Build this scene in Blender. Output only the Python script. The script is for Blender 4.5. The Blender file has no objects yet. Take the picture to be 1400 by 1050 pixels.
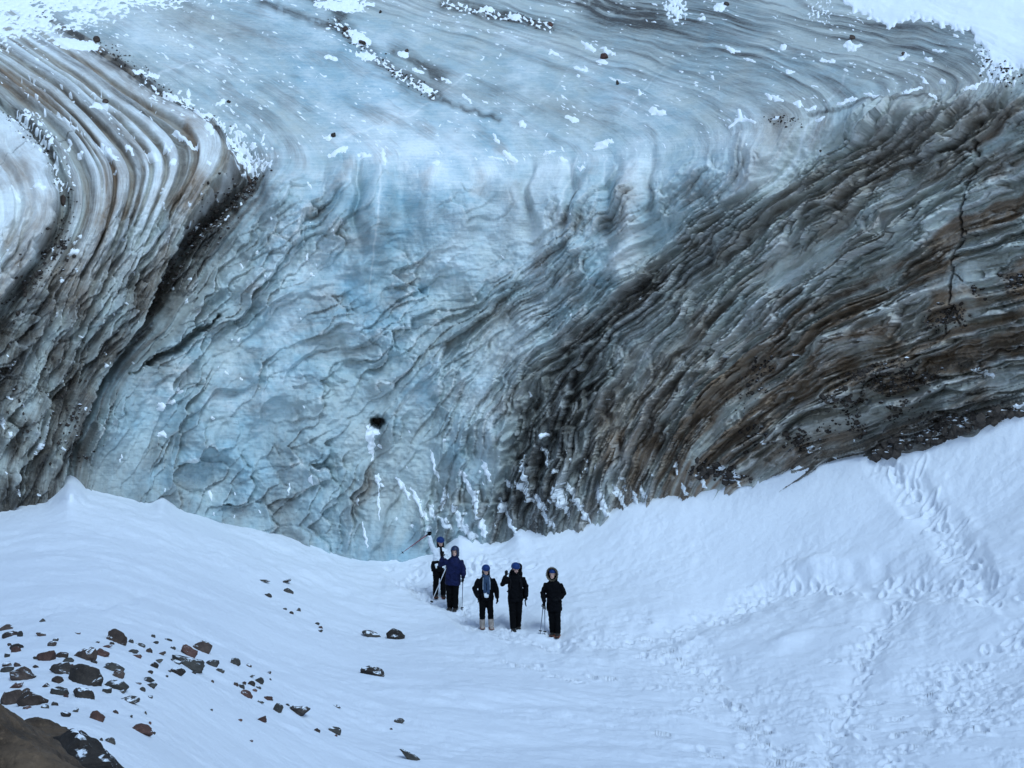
import bpy, bmesh, math, random
import numpy as np
from mathutils import Vector, Matrix, Quaternion, noise as mnoise

random.seed(7)
RNG = np.random.default_rng(11)
scene = bpy.context.scene
COL = scene.collection

# ------------------------------------------------------------------ camera model
FOC = 1923.0            # focal length in pixels of a 1400 x 1050 frame
PITCH = math.radians(-3.0)
CAM_Z = 8.6             # the hikers stand near z = 0
cam_data = bpy.data.cameras.new("camera")
cam = bpy.data.objects.new("camera", cam_data)
COL.objects.link(cam)
cam_data.sensor_width = 36.0
cam_data.lens = 36.0 * FOC / 1400.0
cam_data.clip_end = 6000
cam.location = (0, 0, CAM_Z)
cam.rotation_euler = (math.pi / 2 + PITCH, 0, 0)
scene.camera = cam


def slopes(px, py):
    """world x/y and z/y of the sight line that the survey marks (px, py) were taken along"""
    a = (np.asarray(px, float) - 700.0) / FOC
    b = (525.0 - np.asarray(py, float)) / FOC
    cp, sp = math.cos(PITCH), math.sin(PITCH)
    yy = cp - b * sp
    zz = sp + b * cp
    return a / yy, zz / yy


# ------------------------------------------------------------------ numpy noise
def _h(ix, iy, seed):
    h = (ix.astype(np.int64) * 374761393 + iy.astype(np.int64) * 668265263 + seed * 1274126177) & 0xFFFFFFFF
    h = ((h ^ (h >> 13)) * 1274126177) & 0xFFFFFFFF
    h = ((h ^ (h >> 16)) * 2246822519) & 0xFFFFFFFF
    return (h ^ (h >> 15)) & 0xFFFFFF


def hash01(ix, iy, seed):
    return _h(ix, iy, seed) / float(0x1000000)


def perlin(x, y, seed=0):
    ix = np.floor(x); iy = np.floor(y)
    fx = x - ix; fy = y - iy
    ix = ix.astype(np.int64); iy = iy.astype(np.int64)
    u = fx * fx * fx * (fx * (fx * 6 - 15) + 10)
    v = fy * fy * fy * (fy * (fy * 6 - 15) + 10)

    def g(dx, dy):
        a = hash01(ix + dx, iy + dy, seed) * (2 * math.pi)
        return np.cos(a) * (fx - dx) + np.sin(a) * (fy - dy)
    n0 = g(0, 0) * (1 - u) + g(1, 0) * u
    n1 = g(0, 1) * (1 - u) + g(1, 1) * u
    return (n0 * (1 - v) + n1 * v) * 1.5


def fbm(x, y, seed=0, octv=4, gain=0.5):
    r = 0; a = 1.0
    for k in range(octv):
        r = r + a * perlin(x, y, seed + 17 * k)
        x = x * 2.03 + 3.1; y = y * 2.03 - 1.7; a *= gain
    return r


def worley(x, y, seed=0):
    ix = np.floor(x).astype(np.int64); iy = np.floor(y).astype(np.int64)
    f1 = np.full(x.shape, 9.0); f2 = np.full(x.shape, 9.0)
    cid = np.zeros(x.shape)
    for dx in (-1, 0, 1):
        for dy in (-1, 0, 1):
            cx = ix + dx; cy = iy + dy
            ox = cx + 0.1 + 0.8 * hash01(cx, cy, seed)
            oy = cy + 0.1 + 0.8 * hash01(cx, cy, seed + 5)
            d = np.hypot(x - ox, y - oy)
            n = d < f1
            f2 = np.where(n, f1, np.minimum(f2, d))
            cid = np.where(n, hash01(cx, cy, seed + 9), cid)
            f1 = np.where(n, d, f1)
    return f1, f2, cid


def worley_uv(x, y, seed=0):
    """nearest and second cell distance plus the offset from the nearest cell centre"""
    ix = np.floor(x).astype(np.int64); iy = np.floor(y).astype(np.int64)
    f1 = np.full(x.shape, 9.0); f2 = np.full(x.shape, 9.0)
    uu = np.zeros(x.shape); vv = np.zeros(x.shape)
    for dx in (-1, 0, 1):
        for dy in (-1, 0, 1):
            cx = ix + dx; cy = iy + dy
            ex = x - (cx + 0.1 + 0.8 * hash01(cx, cy, seed)); ey = y - (cy + 0.1 + 0.8 * hash01(cx, cy, seed + 5))
            d = np.hypot(ex, ey)
            n = d < f1
            f2 = np.where(n, f1, np.minimum(f2, d))
            uu = np.where(n, ex, uu); vv = np.where(n, ey, vv)
            f1 = np.where(n, d, f1)
    return f1, f2, uu, vv


def ss(a, b, x):
    t = np.clip((x - a) / (b - a), 0, 1)
    return t * t * (3 - 2 * t)


def gsm(a, sig, axis=-1):
    r = int(sig * 3) + 1
    k = np.exp(-0.5 * (np.arange(-r, r + 1) / sig) ** 2); k /= k.sum()
    pad = [(0, 0)] * a.ndim; pad[axis] = (r, r)
    ap = np.pad(a, pad, mode='edge')
    return np.apply_along_axis(lambda v: np.convolve(v, k, mode='valid'), axis, ap)


def crv(pts, x):
    p = np.array(pts, float)
    return np.interp(x, p[:, 0], p[:, 1])


def seg_dist(px, py, poly):
    """distance to a polyline and the arc length fraction of the nearest point"""
    best = np.full(np.shape(px), 1e9)
    for (x0, y0), (x1, y1) in zip(poly[:-1], poly[1:]):
        dx, dy = x1 - x0, y1 - y0
        t = np.clip(((px - x0) * dx + (py - y0) * dy) / (dx * dx + dy * dy), 0, 1)
        best = np.minimum(best, np.hypot(px - x0 - t * dx, py - y0 - t * dy))
    return best


def graded(lo, a, b, hi, step, grow=1.25):
    core = np.arange(a, b + step, step)
    left = []; s = step; x = core[0]
    while x > lo:
        s *= grow; x -= s; left.append(x)
    right = []; s = step; x = core[-1]
    while x < hi:
        s *= grow; x += s; right.append(x)
    return np.array(left[::-1] + list(core) + right)


# ------------------------------------------------------------------ the big shapes
FOOT = [(-1500, 560), (-700, 640), (-200, 720), (-60, 712), (0, 699), (30, 692), (62, 684), (75, 672), (95, 652), (105, 656), (118, 668),
        (140, 674), (180, 682), (205, 686), (222, 678), (232, 688), (250, 700), (300, 716), (360, 728), (430, 748), (470, 764), (490, 768), (520, 766),
        (545, 756), (580, 762), (600, 756), (630, 728), (650, 738), (675, 746), (695, 742), (705, 722), (735, 728), (770, 726), (800, 722),
        (830, 706), (860, 692), (900, 684), (960, 674), (1010, 660), (1060, 648), (1130, 635), (1200, 622), (1260, 608),
        (1320, 588), (1400, 560), (1500, 520), (1800, 440), (2900, 330)]
CREST = [(-1500, 330), (-200, 315), (0, 295), (85, 280), (175, 245), (340, 226), (530, 218), (800, 214), (930, 195),
         (1075, 165), (1285, 130), (1400, 108), (1700, 50), (2900, -60)]
_tab = np.arange(-1600, 3001, 4.0)
_foot = gsm(crv(FOOT, _tab), 1.2)
_foots = gsm(crv(FOOT, _tab), 16)
_crest = gsm(crv(CREST, _tab), 10)
foot = lambda x: np.interp(x, _tab, _foot)
foot_s = lambda x: np.interp(x, _tab, _foots)
crest = lambda x: np.interp(x, _tab, _crest)
_yc = gsm(crv([(-1500, 30), (-300, 36), (0, 38.2), (120, 39.8), (300, 42.0), (600, 42.8), (800, 42.0), (1050, 39.6), (1400, 36.0), (1700, 34), (2900, 30)], _tab), 18)
_lean = gsm(crv([(-1500, .1), (0, .0), (120, -.02), (230, -.05), (500, -.03), (640, -.03), (760, -.06), (950, .0), (1400, .02), (2900, .1)], _tab), 14)
_m = gsm(crv([(-1500, .8), (0, .74), (400, .78), (900, .8), (1400, .72), (2900, .7)], _tab), 14)
_rk = gsm(crv([(-1500, 2.2), (0, 2.4), (250, 1.9), (420, 1.3), (700, 1.6), (950, 1.3), (1100, .7), (1400, .5), (2900, .7)], _tab), 14)


def wall_y(px, py):
    yc = np.interp(px, _tab, _yc); c = crest(px)
    lean = np.interp(px, _tab, _lean); m = np.interp(px, _tab, _m); k = np.interp(px, _tab, _rk)
    _, r = slopes(px, np.minimum(py, c + 160)); _, rc = slopes(px, c)
    yf = yc + lean * (py - c) * yc / FOC
    yt = yc * (m - rc) / np.maximum(m - r, .12)
    d = yt - yf
    return np.maximum(yf, yt) + 0.5 * k * np.exp(-np.abs(d) / k)


# depth of the snow in front of the wall, tabulated as (pixel column) x (drop below the foot)
_GC = {
    -1500: [(0, 30), (120, 24), (260, 14), (400, 8.5), (550, 5.2), (950, 2.4)],
    0: [(0, 38.2), (60, 33), (150, 22), (250, 13), (350, 8.6), (500, 5.6), (900, 2.6)],
    350: [(0, 42), (72, 36), (172, 26), (272, 18), (322, 15), (472, 10), (900, 4.5)],
    650: [(0, 42.6), (95, 38.5), (145, 33), (245, 25), (295, 21.5), (445, 14), (900, 6)],
    1000: [(0, 41.2), (95, 38.6), (175, 36.6), (235, 33), (335, 26), (385, 23), (535, 15), (900, 8)],
    1400: [(0, 38), (140, 34), (290, 29.8), (390, 26.5), (490, 23), (640, 16), (900, 9)],
    2900: [(0, 31), (290, 27), (490, 22), (640, 17), (900, 9)],
}
_gpx = np.arange(-1500, 2901, 20.0)
_gt = np.arange(-80, 1001, 5.0)
_cols = []
_keys = sorted(_GC)
for kx in _keys:
    p = np.array(_GC[kx], float)
    inv = np.interp(_gt, p[:, 0], 1 / p[:, 1])
    # above the foot carry the slope on so the snow slides in behind the ice
    sl = (1 / p[1, 1] - 1 / p[0, 1]) / (p[1, 0])
    inv = np.where(_gt < 0, 1 / p[0, 1] + sl * _gt, inv)
    _cols.append(inv)
_cols = np.array(_cols)
_G = np.array([[np.interp(x, _keys, _cols[:, j]) for j in range(len(_gt))] for x in _gpx])
_G = gsm(gsm(_G, 4, 0), 4.5, 1)
# tie the first row to the wall
_wf = wall_y(_gpx, foot_s(_gpx))
_corr = (1 / _wf) - np.array([np.interp(0, _gt, g) for g in _G])
_G = _G + _corr[:, None] * np.exp(-np.maximum(_gt, 0) / 60.0)[None, :]


def ground_y(px, py):
    px = np.asarray(px, float); py = np.asarray(py, float)
    t0 = py - foot_s(px)
    t = py - (foot_s(px) + (foot(px) - foot_s(px)) * np.exp(-np.maximum(t0, 0) / 22.0))
    gx = np.clip((px - _gpx[0]) / 20.0, 0, len(_gpx) - 1.001)
    gy = np.clip((t - _gt[0]) / 5.0, 0, len(_gt) - 1.001)
    i = gx.astype(int); j = gy.astype(int); u = gx - i; v = gy - j
    inv = (_G[i, j] * (1 - u) * (1 - v) + _G[i + 1, j] * u * (1 - v) + _G[i, j + 1] * (1 - u) * v + _G[i + 1, j + 1] * u * v)
    return 1 / inv


def to_world(px, py, Y):
    a, r = slopes(px, py)
    return np.stack([a * Y, Y + 0 * a, CAM_Z + r * Y], -1)


# ------------------------------------------------------------------ ice layers: lines followed across the folded surface
LAYERS = [
    [(-600, -100), (-520, 0), (-380, 60), (-260, 150), (-160, 260), (-120, 330), (-160, 400), (-260, 520), (-330, 640), (-380, 760), (-420, 900)],
    [(-260, -100), (-190, 0), (-90, 80), (0, 152), (45, 192), (75, 250), (83, 292), (66, 330), (28, 378), (-5, 425), (-60, 520), (-110, 620), (-150, 760), (-180, 900)],
    [(-130, -100), (-90, 0), (0, 72), (62, 112), (122, 170), (165, 215), (178, 246), (164, 300), (142, 350), (100, 430), (62, 520), (35, 600), (15, 690), (-10, 780), (-40, 900)],
    [(-70, -100), (30, 0), (127, 58), (192, 102), (246, 140), (296, 166), (330, 195), (336, 226), (302, 262), (262, 310), (236, 357), (215, 409), (190, 450), (137, 522), (106, 580), (94, 650), (80, 760), (60, 900)],
    [(0, -100), (90, 0), (200, 60), (310, 125), (385, 180), (412, 222), (388, 262), (322, 330), (285, 400), (225, 468), (168, 530), (140, 600), (125, 680), (110, 780), (90, 900)],
    [(60, -100), (190, 0), (310, 60), (430, 135), (530, 190), (572, 228), (545, 290), (476, 350), (398, 420), (322, 500), (258, 590), (226, 680), (205, 780), (180, 900)],
    [(150, -100), (310, 0), (470, 48), (590, 110), (700, 165), (780, 204), (796, 230), (772, 290), (716, 350), (640, 420), (556, 500), (490, 600), (455, 700), (440, 800), (420, 900)],
    [(280, -100), (440, 0), (600, 48), (735, 100), (860, 150), (935, 185), (945, 212), (925, 250), (880, 300), (800, 370), (722, 430), (655, 500), (600, 600), (575, 720), (560, 820), (550, 900)],
    [(380, -100), (560, 0), (700, 42), (850, 82), (1000, 122), (1066, 148), (1078, 168), (1064, 205), (1040, 262), (975, 300), (925, 336), (875, 380), (775, 465), (722, 515), (702, 570), (690, 630), (668, 720), (650, 820), (640, 900)],
    [(600, -100), (800, 0), (950, 32), (1090, 62), (1220, 88), (1274, 106), (1286, 128), (1232, 165), (1130, 233), (1060, 290), (975, 370), (895, 450), (840, 530), (800, 600), (775, 690), (755, 780), (740, 900)],
    [(760, -100), (1000, 0), (1180, 34), (1310, 62), (1372, 86), (1386, 112), (1340, 150), (1250, 220), (1150, 300), (1050, 385), (970, 460), (905, 540), (862, 610), (832, 690), (810, 780), (790, 900)],
    [(1300, -100), (1420, 0), (1520, 60), (1560, 110), (1500, 150), (1400, 215), (1300, 285), (1200, 350), (1100, 420), (1005, 500), (930, 585), (890, 660), (860, 750), (830, 900)],
    [(1700, -100), (1800, 0), (1850, 80), (1760, 140), (1600, 220), (1400, 325), (1300, 370), (1200, 420), (1100, 482), (1005, 560), (950, 630), (915, 720), (870, 900)],
    [(2100, -100), (2200, 0), (2250, 80), (2000, 200), (1700, 330), (1400, 440), (1300, 474), (1200, 516), (1100, 572), (1010, 640), (960, 730), (900, 900)],
    [(2700, -100), (2800, 100), (2500, 250), (2000, 400), (1600, 500), (1400, 552), (1300, 584), (1200, 622), (1100, 680), (1030, 760), (950, 900)],
    [(3300, -100), (3400, 100), (3200, 350), (2400, 500), (1800, 590), (1500, 650), (1300, 730), (1150, 820), (1050, 900)],
]
_ly = np.arange(-120, 921, 2.0)
_LX = []
_fx = []; _fy = []
for ln in LAYERS:
    p = np.array(ln, float)
    xs = gsm(np.interp(_ly, p[:, 1], p[:, 0]), 8)
    _LX.append(xs)
    j = int(np.argmax(xs)); _fx.append(xs[j]); _fy.append(_ly[j])
_LX = np.array(_LX)
for k in range(1, len(_LX)):
    _LX[k] = np.maximum(_LX[k], _LX[k - 1] + 8)
_fx = np.array(_fx); _fy = np.array(_fy)


def layer_coords(PX, PY):
    """s: which layer; al: how far along it (pixels of the survey), negative above the fold"""
    rows = np.clip((PY[:, 0] - _ly[0]) / 2.0, 0, len(_ly) - 1.001)
    S = np.empty(PX.shape)
    kk = np.arange(len(_LX), dtype=float)
    for i in range(PX.shape[0]):
        j = int(rows[i]); u = rows[i] - j
        xs = _LX[:, j] * (1 - u) + _LX[:, j + 1] * u
        s = np.interp(PX[i], xs, kk)
        lo = PX[i] < xs[0]; hi = PX[i] > xs[-1]
        s = np.where(lo, (PX[i] - xs[0]) / 120.0, s)
        s = np.where(hi, kk[-1] + (PX[i] - xs[-1]) / 200.0, s)
        S[i] = s
    fx = np.interp(S, kk, _fx); fy = np.interp(S, kk, _fy)
    d = np.abs(fx - PX)
    al = np.where(PY > fy, 0.8 * (PY - fy) + 0.6 * d, -(0.5 * (fy - PY) + 0.9 * d))
    return S, al, fy


# ------------------------------------------------------------------ mesh helpers
def grid_mesh(name, P, attrs=None, keep=None):
    nr, nc = P.shape[:2]
    idx = np.arange(nr * nc).reshape(nr, nc)
    q = np.stack([idx[:-1, :-1], idx[1:, :-1], idx[1:, 1:], idx[:-1, 1:]], -1).reshape(-1, 4)
    V = P.reshape(-1, 3)
    if keep is not None:
        q = q[keep.reshape(-1)]
        used = np.unique(q)
        remap = np.full(nr * nc, -1); remap[used] = np.arange(len(used))
        q = remap[q]; V = V[used]
        if attrs:
            attrs = {k: v.reshape(nr * nc, -1)[used] for k, v in attrs.items()}
    me = bpy.data.meshes.new(name)
    me.vertices.add(len(V)); me.vertices.foreach_set("co", np.ascontiguousarray(V, np.float32).ravel())
    me.loops.add(q.size); me.loops.foreach_set("vertex_index", q.astype(np.int32).ravel())
    me.polygons.add(len(q))
    me.polygons.foreach_set("loop_start", np.arange(0, q.size, 4, dtype=np.int32))
    me.polygons.foreach_set("loop_total", np.full(len(q), 4, np.int32))
    me.polygons.foreach_set("use_smooth", np.ones(len(q), bool))
    me.update(calc_edges=True)
    for k, v in (attrs or {}).items():
        v = np.asarray(v, np.float32).reshape(len(V), -1)
        if v.shape[1] == 3:
            a = me.attributes.new(k, 'FLOAT_VECTOR', 'POINT'); a.data.foreach_set("vector", np.ascontiguousarray(v).ravel())
        else:
            a = me.attributes.new(k, 'FLOAT', 'POINT'); a.data.foreach_set("value", np.ascontiguousarray(v).ravel())
    return me


def normals(P):
    du = np.gradient(P, axis=1); dv = np.gradient(P, axis=0)
    n = np.cross(du, dv)
    n /= np.linalg.norm(n, axis=-1, keepdims=True) + 1e-9
    return n


def link(name, me, mat=None, parent=None):
    o = bpy.data.objects.new(name, me)
    COL.objects.link(o)
    if mat: me.materials.append(mat)
    if parent: o.parent = parent
    return o


def tag(o, label=None, cat=None, group=None, kind=None):
    if label: o['label'] = label
    if cat: o['category'] = cat
    if group: o['group'] = group
    if kind: o['kind'] = kind
    return o


# ------------------------------------------------------------------ node helpers
class NT:
    def __init__(self, name):
        self.m = bpy.data.materials.new(name); self.m.use_nodes = True
        self.t = self.m.node_tree; self.t.nodes.clear()
        self.out = self.t.nodes.new('ShaderNodeOutputMaterial')
        self.b = self.t.nodes.new('ShaderNodeBsdfPrincipled')
        self.t.links.new(self.b.outputs[0], self.out.inputs[0])

    def n(self, typ, **kw):
        nd = self.t.nodes.new(typ)
        for k, v in kw.items(): setattr(nd, k, v)
        return nd

    def set(self, sock, v):
        if isinstance(v, bpy.types.NodeSocket): self.t.links.new(v, sock)
        elif isinstance(v, (tuple, list)) and len(v) == 3 and sock.type == 'RGBA': sock.default_value = (*v, 1)
        else: sock.default_value = v

    def math(self, op, a, b=0.0, c=None, clamp=False):
        nd = self.n('ShaderNodeMath', operation=op, use_clamp=clamp)
        self.set(nd.inputs[0], a); self.set(nd.inputs[1], b)
        if c is not None: self.set(nd.inputs[2], c)
        return nd.outputs[0]

    def vmul(self, v, s):
        nd = self.n('ShaderNodeVectorMath', operation='MULTIPLY')
        self.set(nd.inputs[0], v); nd.inputs[1].default_value = s
        return nd.outputs[0]

    def attr(self, name):
        nd = self.n('ShaderNodeAttribute', attribute_name=name)
        return nd

    def noise(self, vec, scale, detail=4, rough=.55, dist=0.0):
        nd = self.n('ShaderNodeTexNoise')
        self.set(nd.inputs['Vector'], vec); nd.inputs['Scale'].default_value = scale
        nd.inputs['Detail'].default_value = detail; nd.inputs['Roughness'].default_value = rough
        nd.inputs['Distortion'].default_value = dist
        return nd.outputs['Fac']

    def remap(self, v, a, b, c=0.0, d=1.0, smooth=True):
        nd = self.n('ShaderNodeMapRange', interpolation_type='SMOOTHSTEP' if smooth else 'LINEAR')
        self.set(nd.inputs[0], v)
        for i, x in enumerate((a, b, c, d)): nd.inputs[i + 1].default_value = x
        return nd.outputs[0]

    def mix(self, f, a, b, blend='MIX'):
        nd = self.n('ShaderNodeMix', data_type='RGBA', blend_type=blend)
        self.set(nd.inputs[0], f); self.set(nd.inputs[6], a); self.set(nd.inputs[7], b)
        return nd.outputs[2]

    def bump(self, h, dist, strength=1.0, prev=None):
        nd = self.n('ShaderNodeBump')
        self.set(nd.inputs['Height'], h); nd.inputs['Distance'].default_value = dist
        nd.inputs['Strength'].default_value = strength
        if prev is not None: self.t.links.new(prev, nd.inputs['Normal'])
        return nd.outputs[0]

    def obj(self):
        return self.n('ShaderNodeTexCoord').outputs['Object']

    def base(self, c): self.set(self.b.inputs['Base Color'], c)
    def rough(self, r): self.set(self.b.inputs['Roughness'], r)
    def spec(self, r): self.set(self.b.inputs['Specular IOR Level'], r)
    def normal(self, n): self.t.links.new(n, self.b.inputs['Normal'])
# ------------------------------------------------------------------ glacier
def saw(ph, drop=.1):
    f = ph - np.floor(ph)
    return np.where(f < 1 - drop, (f / (1 - drop)) ** 1.6, (1 - f) / drop)


def blob(PX, PY, x, y, rx, ry, rot=0):
    c, s_ = math.cos(math.radians(rot)), math.sin(math.radians(rot))
    dx, dy = PX - x, PY - y
    return np.exp(-(((dx * c + dy * s_) / rx) ** 2 + ((-dx * s_ + dy * c) / ry) ** 2))


def step_down(s, at, w):
    d = s - at
    odd = np.where(d < 0, np.exp(np.minimum(d, 0) / .55), -.7 * np.exp(-np.maximum(d, 0) / .4))
    return .5 * np.where(np.abs(d) < w, (np.exp(-w / .55) * (1 - ss(-w, w, d)) - .7 * np.exp(-w / .4) * ss(-w, w, d)), odd)


wpx = graded(-1400, -30, 1430, 2800, 1.25)
wpy = graded(-420, -24, 800, 1100, 1.25)
PX, PY = np.meshgrid(wpx, wpy)
S, AL, FYO = layer_coords(PX, PY)
# wander of the layers
S_w = S + 0.11 * fbm(PX / 90, PY / 90, 3, 2) + 0.018 * perlin(PX / 20, PY / 20, 4)
_lw = 1 - ss(2.7, 3.3, S)
FACE = ss(-40, 55, AL) * (1 - _lw) + ss(-150, 80, AL) * _lw
FDEEP = ss(30, 160, AL)
TOP = 1 - FACE
LEFT = 1 - ss(2.85, 3.1, S_w)
RIGHT = ss(7.7, 8.3, S_w)
FAR = ss(9.6, 11.2, S_w)
MID = (1 - LEFT) * (1 - RIGHT)

und = fbm(PX / 150, PY / 150, 21, 3)
st0 = perlin(S_w * 1.7, AL / 420, 30)
st1 = perlin(S_w * 4.2, AL / 240, 31)
st2 = perlin(S_w * 10, AL / 130, 32)
st3 = perlin(S_w * 26, AL / 70, 33)
st4 = perlin(S_w * 60, AL / 45, 34)
pat = fbm(PX / 60, PY / 60, 35, 4)

REL = FACE * (LEFT * ss(-30, 120, AL) + MID * (.15 + .85 * ss(-10, 140, AL + 60 * und + 40 * st1)) + RIGHT * (.35 + .65 * ss(0, 90, AL)))
stripes = ss(-.10, .32, perlin(S * 6.0 + .3 * perlin(AL / 200, S, 80), AL / 900, 81) + .55 * perlin(S * 15, AL / 700, 82))
R = np.zeros_like(S)
# ledges that overhang their right-hand neighbours
ph1 = S_w * 2.4 + 0.55 * perlin(AL / 110, S * 1.3, 41) + 0.3 * perlin(PX / 45, PY / 45, 42)
a1 = ss(-.35, .35, perlin(AL / 150, S * 1.1, 43))
R += saw(ph1, .10) * a1 * (0.42 * LEFT + 0.22 * MID + 0.62 * RIGHT)
R += .24 * fbm(PX / 75, PY / 90, 58, 2) + .05 * fbm(PX / 24, PY / 24, 59, 3)
# imbricated melt scallops: each cell a tilted hollow whose lower right rim stands proud
wx = 0.20 * fbm(PX / 42, PY / 42, 50, 2); wy = 0.20 * fbm(PX / 42, PY / 42, 51, 2)
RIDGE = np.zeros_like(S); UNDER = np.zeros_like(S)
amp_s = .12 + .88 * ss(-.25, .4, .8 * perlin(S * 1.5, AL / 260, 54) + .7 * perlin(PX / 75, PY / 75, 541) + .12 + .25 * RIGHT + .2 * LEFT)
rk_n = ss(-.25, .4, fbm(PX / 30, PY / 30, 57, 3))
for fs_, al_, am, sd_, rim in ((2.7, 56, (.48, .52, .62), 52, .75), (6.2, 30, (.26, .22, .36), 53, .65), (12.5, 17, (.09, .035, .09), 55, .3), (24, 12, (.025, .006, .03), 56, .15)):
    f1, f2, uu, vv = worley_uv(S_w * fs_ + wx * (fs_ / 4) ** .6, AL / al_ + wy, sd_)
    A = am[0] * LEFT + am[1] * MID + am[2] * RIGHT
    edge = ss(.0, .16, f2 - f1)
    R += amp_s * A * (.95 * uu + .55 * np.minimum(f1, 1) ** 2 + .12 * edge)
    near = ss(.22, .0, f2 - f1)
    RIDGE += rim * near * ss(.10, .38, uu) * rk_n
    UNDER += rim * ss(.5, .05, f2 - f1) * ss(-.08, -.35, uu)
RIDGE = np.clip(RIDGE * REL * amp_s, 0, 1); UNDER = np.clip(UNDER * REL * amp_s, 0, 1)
R += (.03 + .03 * amp_s) * fbm(PX / 9, PY / 7, 560, 3)
# smooth fluting of the upper surface
HS = REL * (R - gsm(gsm(R, 42, 0), 42, 1)) + und * (.08 + .16 * FACE)
H = np.zeros_like(S)
HS += TOP * (0.020 * st2 + 0.008 * st3 + 0.05 * st1 + 0.03 * pat)
HS += LEFT * ss(-330, -60, AL) * ss(300, 60, AL) * .26 * (.5 - stripes)
# big folds and the seams between them
fs = ss(-150, 80, AL)
edge3 = 3.0 + 0.05 * perlin(AL / 30, S * 0, 60) + 0.03 * perlin(AL / 9, S * 0, 61)
H += 1.7 * fs * (step_down(S, edge3 - .06, .05)) - .7 * ss(-40, 60, AL) * np.exp(-((S - edge3 - .15) / .14) ** 2)
edge1 = 1.0 + 0.06 * perlin(AL / 26, S * 0, 62) + .03 * perlin(AL / 9, S * 0, 61)
H += 1.1 * fs * step_down(S, edge1, .05) + .15 * TOP * step_down(S, edge1, .1)
for q, hh in ((1.45, .25), (2.0, .30), (2.35, .2), (2.7, .22)):
    eq = q + 0.06 * perlin(AL / 30, S * 0 + q, 63)
    H += hh * ss(-60, 40, AL) * (1 - ss(60, 170, AL) * .5) * step_down(S, eq, .05)
edge8 = 8.0 + 0.10 * perlin(AL / 34, S * 0, 64) + .04 * perlin(AL / 10, S * 0, 65)
H += 0.75 * ss(5, 90, AL) * step_down(S, edge8, .06)
edge9 = 9.0 + .08 * perlin(AL / 30, S * 0, 66)
H += .5 * ss(-10, 40, AL) * step_down(S, edge9, .04)
edge10 = 10.05 + .08 * perlin(AL / 40, S * 0, 67)
H += .35 * ss(-10, 30, AL) * step_down(S, edge10, .04)
for q in (11.2, 12.3, 13.1):
    H += .25 * FACE * step_down(S, q + .12 * perlin(AL / 60, S * 0 + q, 68), .05)
for q, hh in ((4.3, .22), (5.05, .2), (5.6, .18), (6.4, .22), (7.1, .2), (7.5, .2)):
    eq = q + 0.14 * perlin(AL / 50, S * 0 + q, 69) + .04 * perlin(AL / 12, S * 0 + q, 70)
    H += hh * ss(10, 60, AL) * step_down(S, eq, .05) * ss(-.3, .2, perlin(AL / 120, S * 0 + q, 71))
# single hollows
crev = seg_dist(PX + 5 * perlin(PX / 20, PY / 20, 72), PY + 5 * perlin(PX / 20, PY / 20, 73), [(298, 430), (284, 446), (262, 460), (240, 478), (214, 490), (178, 512)]) + .075 * np.abs(PX - 255)
H -= .8 * ss(8, 3, crev + 2.5 * perlin(PX / 6, PY / 6, 77))
hole = blob(PX + 4 * perlin(PX / 9, PY / 9, 74), PY + 3 * perlin(PX / 8, PY / 8, 79), 517, 578, 12, 8, -20)
H -= .9 * ss(.15, .65, hole + .10 * perlin(PX / 7, PY / 7, 78))
slot = blob(PX, PY, 516, 606, 13, 38, 8)
H -= .35 * slot
CRACK = [(1337, 165), (1334, 182), (1330, 200), (1336, 214), (1325, 236), (1318, 252), (1320, 268), (1312, 292), (1316, 312), (1318, 325), (1305, 350),
         (1303, 372), (1300, 398), (1302, 418), (1292, 440), (1289, 468)]
cdist = seg_dist(PX + 1.5 * perlin(PX / 7, PY / 7, 75), PY, CRACK)
cw = 1.5 + 1.3 * perlin(PX * 0, PY / 26, 76)
crk = ss(cw + .9, cw * .3, cdist)
for br_ in ([(1330, 200), (1322, 206), (1312, 224)], [(1316, 312), (1330, 322), (1338, 318)], [(1303, 372), (1318, 384)], [(1302, 418), (1311, 430), (1312, 446)]):
    crk = np.maximum(crk, .7 * ss(1.5, .3, seg_dist(PX + 1.5 * perlin(PX / 7, PY / 7, 75), PY, br_)))
H -= .22 * crk
bul = blob(PX, PY, 60, 300, 80, 130) * .6 + blob(PX, PY, 1045, 215, 60, 60) * .35 + blob(PX, PY, 560, 270, 160, 60) * .2
H += bul
H += .32 * blob(PX, PY, 1190, 168, 95, 16, -12)
# lobes along the bend of the blue ice
lob = np.abs(perlin(PX / 58 + .25 * perlin(PX / 40, PY / 40, 95), PY * 0 + 3.3, 96))
H += MID * ss(-25, 25, AL) * ss(190, 40, AL) * (.42 * ss(.0, .45, lob) - .2)
# standing pillars of the blue face
for poly, w, a in (([(522, 205), (516, 300), (500, 360)], 20, .5), ([(868, 215), (866, 300), (850, 370)], 22, .7), ([(1050, 190), (1042, 260), (980, 310)], 26, .4), ([(700, 470), (680, 560), (650, 660)], 40, .3), ([(800, 240), (780, 330)], 30, .25)):
    H += a * ss(-30, 60, AL) * np.exp(-(seg_dist(PX, PY, poly) / w) ** 2)

# ---- colour of the ice: dirt, silt, frost and some painted shade
def band(c, w, s=S_w):
    return np.exp(-((s - c) / w) ** 2)


ltop = LEFT * ss(160, 0, AL)
DARK = np.zeros_like(S)
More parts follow.
